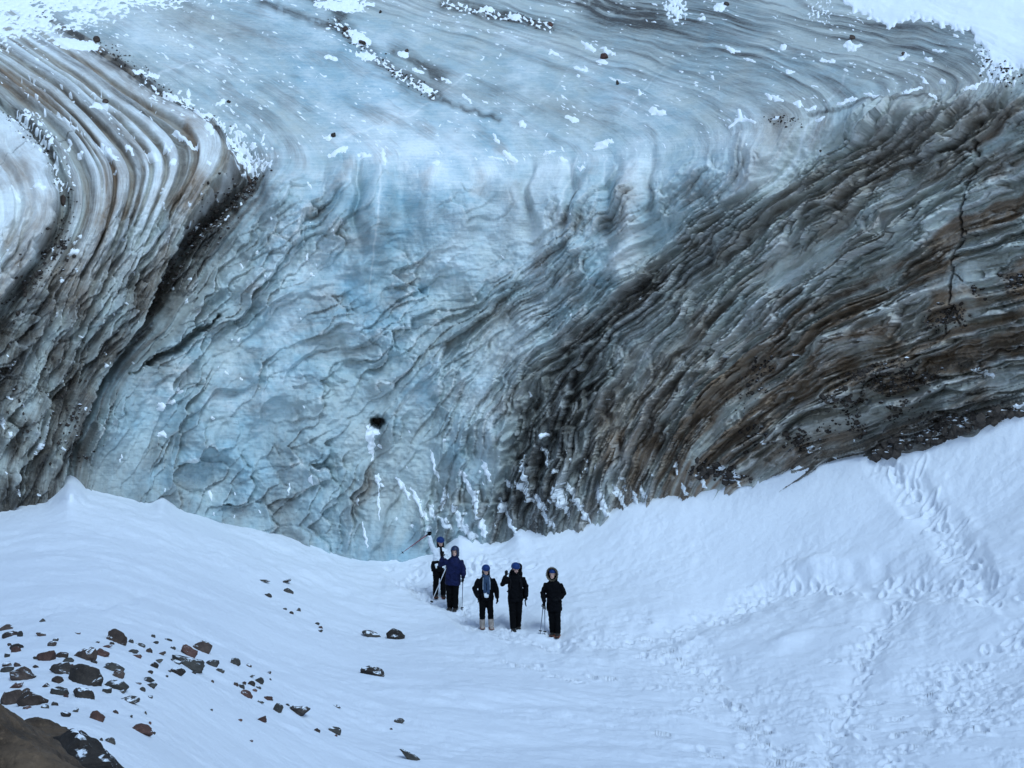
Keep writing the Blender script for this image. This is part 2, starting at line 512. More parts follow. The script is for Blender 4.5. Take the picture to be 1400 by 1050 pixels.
# left fold: striped above, grimy below
DARK += LEFT * ss(60, 300, AL) * ss(1.0, 1.15, S) * np.clip(.34 + .55 * st1 + .45 * st2 + .35 * pat, 0, 1)
DARK += LEFT * ss(150, 260, AL) * ss(1.1, .9, S) * np.clip(.3 + .5 * st1 + .45 * st2 + .3 * pat, 0, 1)
DARK += LEFT * band(1.14, .14, S) * np.clip(.8 + .5 * st3 + .4 * pat, 0, 1) * ss(-420, -120, AL)
DARK += .55 * band(1.52, .06, S) * ss(-300, -100, AL) + .5 * ltop * band(2.12, .07, S) + .5 * ltop * band(2.52, .05, S) + .4 * ltop * band(1.8, .04, S)
# seam between the left fold and the blue ice
br = ss(-.25, .25, fbm(PX / 14, PY / 14, 82, 3) + .15)
DARK += band(2.93, .13, S) * TOP * (.35 + .65 * br) * ss(-520, -300, AL)
DARK += ss(2.95, 3.02, S + .03 * perlin(PX / 12, PY / 12, 83)) * ss(3.9, 3.25, S + .35 * pat) * FACE * np.clip(1.15 - AL / 600 + .5 * st2 + .4 * pat, 0, 1)
DARK += .8 * blob(PX, PY, 290, 275, 34, 40, -40) * ss(2.95, 3.0, S)
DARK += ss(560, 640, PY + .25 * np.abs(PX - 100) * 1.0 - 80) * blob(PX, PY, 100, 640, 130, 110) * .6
# short seams on the blue upper surface
for poly, w in (([(460, 30), (494, 62), (520, 84), (548, 104), (594, 128)], 11), ([(540, 70), (570, 85), (604, 106)], 8), ([(606, 5), (650, 14), (700, 25), (750, 38)], 7),
                ([(590, 132), (620, 143), (682, 165)], 4), ([(800, 2), (850, 15), (900, 30)], 9), ([(360, 5), (420, 25), (470, 45)], 7), ([(410, -10), (470, 18)], 8)):
    DARK += .75 * np.exp(-(seg_dist(PX, PY + 4 * perlin(PX / 15, PY / 15, 84), poly) / w) ** 2) * np.clip(.6 + .8 * br, 0, 1)
# blue ice: darker veins only here and there
DARK += MID * FACE * np.clip(.05 + .30 * st1 * ss(-.1, .5, pat) + .22 * fbm(PX / 55, PY / 40, 93, 4) + .03 * st2, 0, .45)
DARK += MID * TOP * np.clip(.04 + .22 * st1 + .10 * st2 + .1 * pat, 0, .4)
# right-hand bands
rt = ss(8.6, 9.2, S) * TOP
DARK += ss(6.6, 8.8, S) * TOP * np.clip(.34 + .5 * st1 + .55 * st2 + .35 * st3, 0, 1)
DARK += MID * TOP * .14 * ss(.2, .7, st3 + .5 * st2) * ss(-.1, .4, pat)
rb = np.clip(.03 + .40 * st0 + .45 * st1 + .40 * st2 + .22 * st3 + .1 * st4 + .25 * pat, 0, .8)
DARK += .66 * RIGHT * FACE * rb
lower8 = ss(8.0, 8.08, S + .06 * perlin(PX / 14, PY / 14, 85)) * ss(9.3, 8.6, S) * ss(170, 330, AL)
DARK += .36 * lower8 * np.clip(1 + .5 * st2, 0, 1.3)
DARK += .12 * ss(8.05, 8.3, S) * FACE * ss(9.6, 8.9, S)
DARK += .5 * ss(12.9, 13.6, S + .4 * st1)
DARK -= .55 * blob(PX, PY, 1000, 470, 190, 38, -38) * ss(-.2, .4, st2 + .3) + .5 * blob(PX, PY, 1170, 470, 60, 16, -30) + .35 * blob(PX, PY, 1150, 330, 190, 26, -28)
DARK -= .6 * blob(PX, PY, 845, 625, 26, 40, 30) + .4 * blob(PX, PY, 1080, 545, 40, 22, -30) + .4 * blob(PX, PY, 1240, 410, 70, 13, -25)
DARK += .4 * blob(PX, PY, 760, 560, 60, 90, 20) + .5 * blob(PX, PY, 1290, 590, 190, 24, -17)
DARK += (.35) * ss(.36, .6, hole + .10 * perlin(PX / 7, PY / 7, 78)) + .2 * slot + (.30 + .25 * st3) * ss(6.5, 3.0, crev + 2.5 * perlin(PX / 6, PY / 6, 77)) + .95 * crk  # shade inside hole, slot, crevice and crack painted in besides their depth
DARK += .35 * blob(PX, PY, 700, 690, 180, 70, 0) * RIGHT
DARK -= .38 * blob(PX, PY, 1185, 185, 120, 40, -18) + .25 * blob(PX, PY, 1100, 300, 120, 24, -32) + .2 * blob(PX, PY, 1300, 250, 110, 20, -28)
DARK += LEFT * ss(90, 260, AL) * .16 * ss(1.0, 1.1, S)
DARK += .5 * ss(5, 1.5, seg_dist(PX + 3 * perlin(PX / 9, PY / 9, 97), PY + 3 * perlin(PX / 9, PY / 9, 98), [(1108, 158), (1160, 150), (1200, 142), (1250, 137), (1284, 131)]))
DARK += UNDER * (.09 * MID + .32 * LEFT + .22 * RIGHT)  # dirt film plus painted shade in the hollows under the rims
DARK = np.clip(DARK, 0, 1)

BROWN = np.zeros_like(S)
BROWN += LEFT * ss(140, -20, AL) * np.clip(.06 + .44 * stripes * ss(1.3, 1.6, S) + .35 * st2, 0, .8)
DARK += LEFT * ss(260, 0, AL) * .45 * stripes * ss(.0, .5, st2 + .4 * st3) * ss(1.2, 1.5, S)
BROWN += LEFT * FACE * np.clip(.34 + .5 * st1 + .4 * pat, 0, .7)
BROWN += .5 * blob(PX, PY, 40, 130, 90, 26, 25) + .45 * blob(PX, PY, 180, 110, 90, 30, 35) + .35 * blob(PX, PY, 290, 30, 120, 22, 15)
BROWN += .45 * ss(3.0, 3.1, S) * ss(4.3, 3.5, S + .3 * pat) * FACE * np.clip(.7 + st2, 0, 1)
BROWN += RIGHT * FACE * np.clip(.28 + .5 * st0 + .55 * st1 + .3 * pat, 0, .6)
BROWN += ss(10.4, 11.8, S + .5 * st1) * FACE * np.clip(.22 + .75 * st1 + .5 * st2 + .4 * pat, 0, 1)
BROWN += .55 * blob(PX, PY, 1180, 500, 210, 70, -28) * FACE + .5 * blob(PX, PY, 880, 600, 70, 60, -50) + .5 * blob(PX, PY, 1080, 620, 110, 26, -12)
BROWN += .3 * (blob(PX, PY, 500, 480, 26, 12, -20) + blob(PX, PY, 690, 430, 30, 14, -20) + blob(PX, PY, 770, 150, 80, 16, 18) + blob(PX, PY, 600, 115, 90, 18, 18))
BROWN += .55 * blob(PX, PY, 1065, 175, 26, 40, 30) + .3 * blob(PX, PY, 1310, 100, 60, 24, 0)
BROWN += .22 * MID * np.clip(st1 + .4 * pat, 0, 1) + .14 * MID * FACE * np.clip(.5 + pat, 0, 1)
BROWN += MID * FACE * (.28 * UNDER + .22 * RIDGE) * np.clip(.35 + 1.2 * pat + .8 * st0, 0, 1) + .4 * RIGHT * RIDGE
BROWN = np.clip(BROWN, 0, 1)

WHITE = np.zeros_like(S)
WHITE += LEFT * ss(1.05, .95, S) * ss(220, 80, AL) * (1.0 + .25 * pat)
WHITE += ltop * (1 - stripes) * ss(1.15, 1.4, S) * .8
WHITE += LEFT * ss(1.15, 1.4, S) * ss(-80, 0, AL) * ss(300, 90, AL) * np.clip(.75 - .75 * stripes + .3 * st1 + .3 * pat, 0, 1) * .8
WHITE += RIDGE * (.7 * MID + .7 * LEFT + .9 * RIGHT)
WHITE += MID * (np.clip(.14 + .26 * und + .15 * st1 + .30 * fbm(PX / 46, PY / 34, 92, 4), 0, .75) + .06 * TOP)
WHITE += .75 * blob(PX, PY, 866, 300, 15, 90, 4) + .4 * blob(PX, PY, 690, 480, 30, 110, 35) + .4 * blob(PX, PY, 420, 370, 60, 30, -40) + .35 * blob(PX, PY, 735, 290, 40, 70, 0) + .45 * blob(PX, PY, 560, 195, 90, 40, 20) + .35 * blob(PX, PY, 700, 560, 60, 120, 35) * MID + .35 * blob(PX, PY, 650, 330, 120, 60, -30) + .3 * blob(PX, PY, 520, 260, 14, 60, 3)
WHITE += .45 * blob(PX, PY, 1035, 210, 40, 60, 30) + .35 * blob(PX, PY, 230, 50, 90, 26, 25)
WHITE += RIGHT * FACE * np.clip(st2 * .9 + .5 * st3 + .10 + .3 * st1 + .35 * pat, 0, .85)
WHITE += .5 * blob(PX, PY, 1000, 470, 190, 34, -38) * np.clip(.6 + st2, 0, 1) + .6 * blob(PX, PY, 1170, 470, 60, 15, -30) + .5 * blob(PX, PY, 845, 625, 26, 38, 30) + .5 * blob(PX, PY, 1240, 410, 70, 12, -25) + .4 * blob(PX, PY, 1085, 545, 40, 20, -30)
WHITE += ss(6.8, 9, S) * TOP * np.clip(.05 + .4 * st2 + .45 * st3, 0, .6)
# thin white healed cracks in the blue ice
for poly, w, v in (([(196, 112), (240, 92), (300, 80)], 1.4, .5), ([(170, 130), (230, 112)], 1.2, .5), ([(640, 100), (560, 160), (470, 190)], 1.3, .35), ([(850, 160), (900, 100), (912, 92)], 1.2, .4),
                   ([(1078, 230), (1110, 170), (1150, 120), (1158, 90)], 1.6, .5), ([(1118, 165), (1122, 230)], 1.2, .4), ([(790, 215), (775, 260), (762, 310)], 1.3, .5), ([(522, 212), (518, 300), (505, 400)], 1.5, .45),
                   ([(866, 235), (864, 310)], 2.5, .5), ([(830, 215), (815, 300), (790, 370)], 1.2, .35), ([(560, 330), (556, 420)], 1.2, .3), ([(170, 620), (195, 660)], 1.2, .5), ([(905, 250), (915, 450)], 1.0, .3),
                   ([(0, 235), (60, 203), (100, 190)], .9, -.5), ([(560, 430), (640, 395), (700, 360)], 1.0, .3), ([(620, 30), (760, 70), (870, 90)], 1.0, .25), ([(700, 180), (760, 120), (800, 60)], 1.0, .25)):
    dd = seg_dist(PX + 3 * perlin(PX / 18, PY / 18, 90), PY + 3 * perlin(PX / 18, PY / 18, 91), poly)
    if v > 0: WHITE += v * ss(w * 1.6, 0, dd)
    else: DARK = np.clip(DARK + .6 * ss(w * 1.6, 0, dd), 0, 1)
WHITE -= MID * (.30 * ss(480, 660, PY) + .10 * ss(235, 300, PY))
WHITE += .35 * MID * np.exp(-((AL + 4) / 26) ** 2) * ss(-.3, .3, pat)
WHITE = np.clip(WHITE, 0, 1)
BLUE = np.clip(.50 + .25 * und + .4 * blob(PX, PY, 520, 380, 130, 90, -35) + .4 * blob(PX, PY, 470, 100, 190, 60, 25) + .35 * blob(PX, PY, 320, 660, 140, 60, 20)
               + .25 * blob(PX, PY, 560, 260, 180, 50) - .12 * FAR - .38 * LEFT - .38 * RIGHT * FACE - .3 * TOP * ss(6.5, 8.5, S) - .12 * TOP + .2 * st1 + .12 * st2 + .2 * blob(PX, PY, 900, 130, 200, 60, 15), 0, 1)

ICE0 = to_world(PX, PY, wall_y(PX, PY))
ICE_N = normals(ICE0)
if ICE_N[100, 100, 1] > 0: ICE_N = -ICE_N
# metres per survey pixel shrink the relief where the grid is coarse
H = (H + HS) * (1 - (.38 + .3 * RIGHT) * FACE * (1 - ss(4, 60, foot(PX) - PY)))
INF = ((PX > -60) & (PX < 1460)).astype(float)
H = H * (.35 + .65 * INF)
ICE = ICE0 + ICE_N * H[..., None]

FLOW = np.stack([(S + .10 * perlin(PX / 110, PY / 110, 3) + .02 * perlin(PX / 30, PY / 30, 5)) * 1.6, AL / 100.0, PX / 1000.0], -1)


def make_ice_material():
    m = NT("glacier_ice")
    tint = m.attr('tint').outputs['Vector']
    sep = m.n('ShaderNodeSeparateXYZ'); m.t.links.new(tint, sep.inputs[0])
    dark, brown, white = sep.outputs
    blue = m.attr('blue').outputs['Fac']
    flow = m.attr('flow').outputs['Vector']
    ob = m.obj()
    streak = m.noise(m.vmul(flow, (9.0, 1.3, 3)), 1.0, 8, .66, 0)
    fine = m.noise(m.vmul(flow, (30.0, 3.2, 10)), 1.0, 6, .66, 0)
    strk = m.attr('strk').outputs['Fac']
    streak = m.math('ADD', .5, m.math('MULTIPLY', m.math('SUBTRACT', streak, .5), strk))
    fine = m.math('ADD', .5, m.math('MULTIPLY', m.math('SUBTRACT', fine, .5), strk))
    comb = m.noise(m.vmul(ob, (1.3, 1.3, 16.0)), 1.0, 5, .65, .1)     # level melt lines
    blotch = m.noise(ob, 1.1, 6, .62, .4)
    grain = m.noise(ob, 7.0, 7, .75)
    fleck = m.noise(ob, 26.0, 3, .7)
    blu = m.math('ADD', blue, m.math('MULTIPLY', m.math('SUBTRACT', blotch, .5), 1.3), clamp=True)
    c = m.mix(blu, (.545, .57, .52), (.30, .475, .54))
    w = m.math('ADD', white, m.math('MULTIPLY', m.math('SUBTRACT', streak, .5), .9))
    w = m.math('ADD', w, m.math('MULTIPLY', m.math('SUBTRACT', comb, .52), .9))
    w = m.math('ADD', w, m.math('MULTIPLY', m.math('SUBTRACT', grain, .5), .8), clamp=True)
    c = m.mix(w, c, (.88, .90, .875))
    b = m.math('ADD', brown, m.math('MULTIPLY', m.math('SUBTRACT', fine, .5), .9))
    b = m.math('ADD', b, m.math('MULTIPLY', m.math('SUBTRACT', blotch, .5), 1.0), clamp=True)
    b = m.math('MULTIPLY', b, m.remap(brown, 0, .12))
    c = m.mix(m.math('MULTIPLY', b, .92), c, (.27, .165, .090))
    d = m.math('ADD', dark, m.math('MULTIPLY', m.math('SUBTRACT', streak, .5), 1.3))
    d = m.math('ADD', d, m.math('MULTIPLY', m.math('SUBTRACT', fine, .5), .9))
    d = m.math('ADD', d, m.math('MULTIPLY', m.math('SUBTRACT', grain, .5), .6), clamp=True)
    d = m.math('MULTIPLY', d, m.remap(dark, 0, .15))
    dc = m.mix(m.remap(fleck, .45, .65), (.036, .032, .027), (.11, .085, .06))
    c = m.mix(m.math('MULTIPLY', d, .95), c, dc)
    # thin frosted rims keep their own pale colour through the dirt and painted shade
    c = m.mix(m.math('MULTIPLY', m.attr('rim').outputs['Fac'], m.remap(grain, .3, .65, .15, .75)), c, (.78, .78, .74))
    m.base(c)
    m.rough(m.remap(grain, .3, .7, .26, .55)); m.spec(.5)
    hgt = m.math('ADD', m.math('MULTIPLY', streak, .6), m.math('ADD', m.math('MULTIPLY', fine, .4), m.math('MULTIPLY', grain, .35)))
    hgt = m.math('ADD', hgt, m.math('MULTIPLY', comb, .25))
    m.normal(m.bump(hgt, .16, .8))
    return m.m


ice_mat = make_ice_material()
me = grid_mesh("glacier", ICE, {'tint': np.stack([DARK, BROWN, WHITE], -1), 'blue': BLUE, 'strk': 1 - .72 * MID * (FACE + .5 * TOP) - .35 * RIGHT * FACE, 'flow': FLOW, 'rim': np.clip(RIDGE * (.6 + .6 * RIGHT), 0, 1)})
glacier = link("glacier", me, ice_mat)
tag(glacier, kind='structure')


# ------------------------------------------------------------------ snow lodged on the ice
SN = np.full(S.shape, -1.0)
_gx_, _gy_ = np.gradient(S, wpx, axis=1), np.gradient(S, wpy, axis=0)
DIRX, DIRY = -_gy_, _gx_


def widx(px, py):
    return int(np.clip(np.searchsorted(wpy, py), 0, len(wpy) - 1)), int(np.clip(np.searchsorted(wpx, px), 0, len(wpx) - 1))


snj = 3.2 * perlin(PX / 7, PY / 7, 110) + 1.6 * perlin(PX / 3, PY / 3, 111)
snj2 = 3.2 * perlin(PX / 8, PY / 8, 112) + 1.6 * perlin(PX / 3, PY / 3, 113)


def dash(x, y, L, W, ang=None, jag=1.0):
    j, i = widx(x, y)
    if ang is None:
        a = math.atan2(DIRY[j, i], DIRX[j, i])
    else:
        a = math.radians(ang)
    R = int((L + 8) / 1.25) + 2
    sl = (slice(max(j - R, 0), j + R), slice(max(i - R, 0), i + R))
    k = min(1.0, W / 6.0) * jag
    dx = PX[sl] - x + snj[sl] * k; dy = PY[sl] - y + snj2[sl] * k
    L *= .92; W *= .85
    u = (dx * math.cos(a) + dy * math.sin(a)) / (L * .5); v = (-dx * math.sin(a) + dy * math.cos(a)) / (W * .5)
    SN[sl] = np.maximum(SN[sl], (1 - np.sqrt(u * u + v * v)) * min(1, W / 5))


for d in [(206, 220, 34, 10, 52), (147, 216, 50, 10, 44), (252, 202, 56, 8, 42), (288, 195, 28, 11, 65), (93, 175, 58, 6, 38), (178, 213, 22, 6, 55), (228, 213, 18, 6, 60), (237, 235, 14, 9, 0),
          (137, 151, 30, 13, -15), (110, 216, 12, 6, 40), (51, 285, 20, 7, 20), (20, 285, 26, 8, 65), (99, 346, 13, 11, 0), (449, 189, 15, 10, -30), (302, 139, 20, 6, -20), (190, 98, 22, 8, 0), (213, 105, 13, 7, 20),
          (233, 132, 28, 12, 20), (270, 160, 22, 8, 20), (284, 162, 20, 8, 15), (453, 80, 22, 8, 25), (462, 211, 34, 8, -15), (469, 209, 18, 9, -30), (498, 216, 26, 7, 10), (525, 219, 32, 7, 80), (597, 230, 11, 9, 0),
          (638, 134, 22, 8, 45), (678, 192, 16, 7, 50), (714, 171, 13, 11, 60), (697, 216, 18, 11, 40), (679, 219, 28, 4, 10), (782, 161, 24, 10, 25), (899, 154, 30, 9, 10), (793, 93, 26, 6, 15), (847, 110, 26, 6, 22),
          (875, 127, 13, 6, 20), (757, 72, 16, 7, 25), (823, 197, 26, 8, -10), (834, 194, 13, 9, 20), (751, 209, 20, 7, -15), (769, 219, 13, 9, 10), (798, 235, 9, 9, 0), (703, 26, 24, 11, 0), (666, 12, 20, 8, 10),
          (491, 51, 40, 18, 30), (501, 77, 30, 12, 10), (551, 74, 20, 13, 0), (571, 96, 20, 7, 30), (583, 120, 24, 9, 30), (611, 110, 22, 6, 30), (830, 70, 26, 7, 25), (803, 62, 28, 7, 30), (823, 84, 18, 11, 10),
          (985, 11, 22, 15, -20), (1002, 72, 26, 7, 20), (1026, 86, 22, 5, 18), (960, 28, 14, 6, 0), (1160, 60, 16, 11, 0), (1168, 64, 20, 7, -20), (1132, 84, 26, 6, 10), (1081, 100, 16, 6, 8), (1060, 137, 34, 9, 20),
          (1093, 144, 14, 10, 40), (1110, 149, 20, 6, -20), (1122, 165, 18, 9, -25), (1158, 140, 38, 8, -16), (1194, 132, 30, 6, 10), (1249, 126, 34, 8, -22), (1263, 110, 16, 7, 40), (1276, 132, 12, 6, 30),
          (1232, 80, 11, 13, 0), (1333, 121, 40, 5, -35), (1365, 106, 24, 8, 45), (1239, 75, 12, 5, 10), (1283, 70, 18, 6, 8), (1270, 82, 12, 6, 20), (1288, 110, 12, 8, 60), (1071, 65, 12, 7, 50), (1064, 166, 16, 8, -25),
          (233, 549, 15, 9, 0), (219, 557, 14, 13, 60), (245, 535, 11, 8, 0), (51, 606, 14, 10, -40), (12, 544, 10, 6, 30), (3, 578, 15, 7, 100), (223, 594, 12, 8, -30), (262, 380, 8, 5, 0),
          (507, 606, 44, 13, 83), (513, 590, 16, 12, 60), (519, 611, 8, 7, 0), (594, 638, 40, 7, 75), (640, 659, 40, 9, 65), (652, 686, 30, 11, 80), (551, 669, 34, 9, 60), (517, 659, 18, 9, 80), (573, 690, 44, 9, 60),
          (606, 683, 28, 9, 100), (667, 642, 30, 8, 70), (721, 645, 44, 9, 80), (716, 666, 22, 14, 40), (748, 594, 13, 10, 0), (745, 618, 15, 9, 60), (750, 631, 16, 9, 60), (762, 642, 9, 8, 0), (769, 683, 40, 15, 75),
          (786, 680, 46, 9, 55), (741, 686, 24, 11, 50), (686, 693, 24, 11, 60), (823, 684, 40, 15, 70), (847, 680, 34, 11, 60), (868, 683, 24, 9, 70), (880, 675, 24, 7, 70), (923, 642, 16, 6, 80), (937, 669, 18, 9, 60),
          (693, 662, 14, 8, 50), (726, 683, 12, 7, 0), (629, 708, 36, 10, 65), (610, 716, 24, 10, 50), (660, 718, 30, 12, 70), (700, 716, 30, 10, 60), (590, 700, 20, 8, 60), (640, 725, 30, 14, 40), (500, 735, 24, 5, 85), (496, 720, 14, 4, 85),
          (518, 690, 40, 4, 88), (395, 668, 18, 4, 95), (425, 655, 14, 6, 70), (290, 678, 14, 5, 80), (750, 710, 30, 9, 60), (800, 706, 26, 9, 55), (960, 655, 24, 8, 70), (985, 640, 10, 9, 0), (1010, 655, 22, 8, 70), (1090, 640, 18, 5, -15),
          (1340, 510, 26, 9, 15), (1352, 514, 14, 6, 40), (1108, 612, 12, 5, 0), (1078, 546, 8, 5, 0), (1310, 575, 34, 6, -10), (1350, 568, 40, 7, -18), (1390, 556, 30, 7, -25)]:
    if d[1] > 590: d = (d[0], d[1], d[2] * 1.25, d[3] * .92, d[4])
    dash(*d)
for (x0, y0, x1, y1, w) in ((1011, 153, 1015, 168, 6), (1014, 165, 1036, 174, 4), (1016, 165, 999, 178, 4), (1008, 168, 1022, 168, 6), (455, 213, 470, 205, 6), (690, 210, 706, 222, 6), (830, 200, 812, 204, 4)):
    sdist = seg_dist(PX, PY, [(x0, y0), (x1, y1)])
    SN = np.maximum(SN, 1 - sdist / (w * .5))
rs = np.random.default_rng(5)
clus = fbm(PX / 70, PY / 40, 114, 3)
cnt = 0
while cnt < 1050:
    x, y = rs.uniform(-30, 1430), rs.uniform(-20, 250)
    j, i = widx(x, y)
    if TOP[j, i] < .6 or S[j, i] < 1.0: continue
    if rs.uniform() > np.clip(.35 + clus[j, i] * 1.3, .04, 1): continue
    w = rs.uniform(1.3, 1.9 + 1.6 * rs.uniform() ** 2); dash(x, y, w * rs.uniform(1.6, 4.5), w, None if rs.uniform() < .85 else rs.uniform(0, 180)); cnt += 1
for bx, by, bw, bh, bn in ((332, 196, 13, 10, 60), (346, 214, 12, 9, 60), (360, 226, 16, 5, 20), (322, 178, 9, 8, 26), (285, 162, 18, 8, 24), (240, 134, 14, 7, 22), (200, 104, 10, 6, 12), (60, 196, 12, 22, 46), (84, 248, 9, 22, 40), (40, 172, 14, 10, 22),
                           (300, 290, 16, 22, 16), (1372, 100, 16, 12, 40), (1350, 74, 10, 10, 30)):
    for q in range(bn):
        w = rs.uniform(1.8, 5.0); dash(bx + rs.normal(0, bw), by + rs.normal(0, bh), w * rs.uniform(1.1, 2.4), w, rs.uniform(0, 180) if rs.uniform() < .5 else None)
cnt = 0
while cnt < 170:
    x, y = rs.uniform(-20, 1420), rs.uniform(200, 740)
    j, i = widx(x, y)
    if FACE[j, i] < .6 or y > foot(x): continue
    low = ss(560, 700, y + 20) if x > 480 else .25 + .3 * (S[j, i] < 3)
    if x > 900: low *= .5
    if rs.uniform() > low + .04: continue
    w = rs.uniform(2.0, 4.6); dash(x, y, w * rs.uniform(1.2, 2.6), w, rs.uniform(40, 110)); cnt += 1
# drifts over the top of the glacier
jag = 7 * fbm(PX / 22, PY / 22, 115, 4) + 5 * perlin(PX / 6, PY / 6, 116)
yb = crv([(1100, -60), (1140, -12), (1153, 2), (1160, 14), (1194, 24), (1218, 37), (1249, 28), (1283, 38), (1328, 46), (1345, 68), (1362, 92), (1380, 96), (1405, 92), (1500, 100), (2900, 60)], PX)
SN = np.maximum(SN, np.where(PX > 1090, np.clip((yb + jag - PY) / 5, -1, 1), -1))
rub = blob(PX, PY, 1368, 90, 36, 40, 40)
SN = np.maximum(SN, rub * (1.2 + .7 * fbm(PX / 5, PY / 5, 117, 2)) - .8)
fleck = .45 * fbm(S * 3, AL / 40, 118, 3) + .75 * fbm(PX / 7 + PY / 9, PY / 3.4, 119, 3)
yl = crv([(-1500, 70), (0, 66), (60, 54), (120, 40), (180, 14), (270, 0), (400, -30), (2900, -40)], PX)
SN = np.maximum(SN, np.clip((yl - PY) / 40, -.8, .55) + .85 * fleck - .12 - 1.5 * ss(300, 360, PX) - 1.1 * ss(.28, .6, perlin(PX / 6 + PY / 8, PY / 2.4, 127)) * ss(-10, 40, PY + .06 * PX) - .8 * ss(.35, .7, fbm(PX / 34, PY / 9, 128, 3)))
SN = np.maximum(SN, blob(PX, PY, 105, 62, 36, 10, 6) * (1.5 + .7 * fleck) - .75)
SN = np.maximum(SN, blob(PX, PY, 470, 4, 50, 15) * (1.5 + .9 * fleck) - .8)
SN = np.maximum(SN, blob(PX, PY, 340, -6, 60, 12) * (1.3 + 1.1 * fleck) - .85)
SN = np.maximum(SN, blob(PX, PY, 924, 12, 20, 28, -20) * (1.4 + 1.0 * fbm(PX / 4, PY / 4, 120, 2)) - .9)
SN = np.maximum(SN, blob(PX, PY, 1120, 15, 30, 30, 0) * (.8 + 1.2 * fbm(PX / 4, PY / 4, 121, 2)) - .9)
# crumbs of snow along the debris seams
SN = np.maximum(SN, np.clip(DARK, 0, 1) * TOP * ss(3.4, 2.6, S) * (1.0 + .9 * perlin(PX / 4.2, PY / 3.4, 124)) - .95)
sdash = np.minimum(np.minimum(seg_dist(PX, PY, [(460, 30), (494, 62), (520, 84), (548, 104), (594, 128)]), seg_dist(PX, PY, [(606, 5), (650, 14), (700, 25), (750, 38)])), seg_dist(PX, PY, [(240, 137), (291, 161), (336, 195)]))
SN = np.maximum(SN, np.exp(-(sdash / 12) ** 2) * (.9 + .95 * perlin(PX / 5, PY / 4, 125)) - .95)
TH = np.clip(SN, -.5, .6) * np.where(SN > 0, .065, .11)
TH = np.where(SN > .6, TH + .015 * np.clip(SN - .6, 0, 1), TH)
# ------------------------------------------------------------------ snow in front of the ice
gpx = graded(-1400, -30, 1430, 2800, 1.3)
gt = graded(-70, -26, 480, 1400, 1.3, 1.08)
GX, GT = np.meshgrid(gpx, gt)
GF = foot(GX)
t0s = np.maximum(GT, 0)
# rows follow the foot line close to the ice and straighten out further down
GY = np.where(True, foot_s(GX) + (GF - foot_s(GX)) * np.exp(-t0s / 22.0) + GT, 0)
GD = ground_y(GX, GY)
GBASE = to_world(GX, GY, GD)
GH = np.zeros_like(GX)
WXY = GBASE[..., :2]
wxm, wym = WXY[..., 0], WXY[..., 1]


def gidx(px, py):
    i = int(np.clip(np.searchsorted(gpx, px), 1, len(gpx) - 1))
    j = int(np.clip(np.searchsorted(GY[:, i], py), 1, len(gt) - 1))
    return j, i


# wind ripples, hummocks
GH += .10 * fbm(wxm / 5, wym / 5, 101, 3) + .045 * fbm(wxm / 1.6 + wym / 4, wym / 1.1, 102, 4) * (.4 + ss(-.3, .4, perlin(wxm / 4, wym / 4, 1020)))
GH += .016 * fbm(wxm / .33, wym / .33, 103, 4) * (.5 + ss(-.3, .4, perlin(wxm / 2.5, wym / 2.5, 1030)))

def path_mask(poly, w, f=8):
    q = seg_dist(GX + f * perlin(GX / 25, GY / 25, 104), (GY + f * perlin(GX / 25, GY / 25, 105)) * 1.0, poly)
    return np.exp(-(q / w) ** 2)


P_main = [(1205, 628), (1235, 650), (1262, 690), (1300, 735), (1330, 775), (1350, 800)]
P_cross = [(770, 866), (850, 866), (920, 856), (1000, 832), (1060, 808), (1130, 800), (1210, 790), (1290, 800), (1400, 815)]
P_down = [(1235, 815), (1205, 855), (1180, 905), (1160, 955), (1140, 1000), (1130, 1050), (1120, 1100)]
P_mid = [(880, 880), (950, 905), (1000, 950), (1040, 1000), (1090, 1060)]
P_right = [(1500, 820), (1420, 850), (1370, 880), (1300, 935), (1240, 985), (1200, 1050), (1180, 1100)]
P_hik = [(540, 775), (580, 800), (620, 832), (665, 852), (705, 858), (760, 866)]
tr_main = path_mask(P_main, 26)
tr_cross = path_mask(P_cross, 24)
tr_down = path_mask(P_down, 20)
tr_mid = path_mask(P_mid, 46)
tr_right = path_mask(P_right, 62, 16)
tr_hik = path_mask(P_hik, 22)
corner = ss(0, 1, (GX - 1150) / 250 + (GY - 960) / 120) * ss(1100, 1180, GX) * ss(880, 960, GY)
foothill = blob(GX, GY, 660, 780, 130, 38, 8)
TRAM = np.clip(tr_main + tr_cross * 1.0 + tr_down + tr_mid * .75 + tr_right + tr_hik + corner * .8 + foothill * .7
               + blob(GX, GY, 1060, 790, 50, 30) + blob(GX, GY, 960, 960, 120, 70) * .5 + .35 * ss(850, 1000, GX) * ss(850, 930, GY), 0, 1.15)
# troughs with kicked-up banks
GH += -.10 * path_mask(P_main, 22, 14) + .05 * path_mask([(x + 44, y + 6) for x, y in P_main], 14) + .04 * path_mask([(x - 40, y + 8) for x, y in P_main], 14)
GH += -.18 * tr_cross - .13 * tr_down - .12 * tr_mid - .12 * tr_right - .22 * tr_hik
GH += .10 * path_mask([(x - 6, y + 24) for x, y in P_hik], 11) + .10 * path_mask([(x, y + 30) for x, y in P_cross], 14) + .05 * path_mask([(x, y - 26) for x, y in P_cross[3:]], 12)
GH += .22 * blob(GX, GY, 1110, 775, 26, 10, -12) + .15 * blob(GX, GY, 1075, 883, 36, 9, -25) + .10 * blob(GX, GY, 1180, 760, 60, 16, -22)
tram_n = fbm(wxm / .55, wym / .55, 106, 4)
lump = worley(wxm / .42 + .3 * tram_n, wym / .42, 107)
tpat = ss(-.25, .35, fbm(wxm / 1.6, wym / 1.6, 109, 3))
GH += TRAM * tpat * (.045 * tram_n - .025 * (np.minimum(lump[0], 1) - .5) + .03 * fbm(wxm / .16, wym / .16, 108, 3))
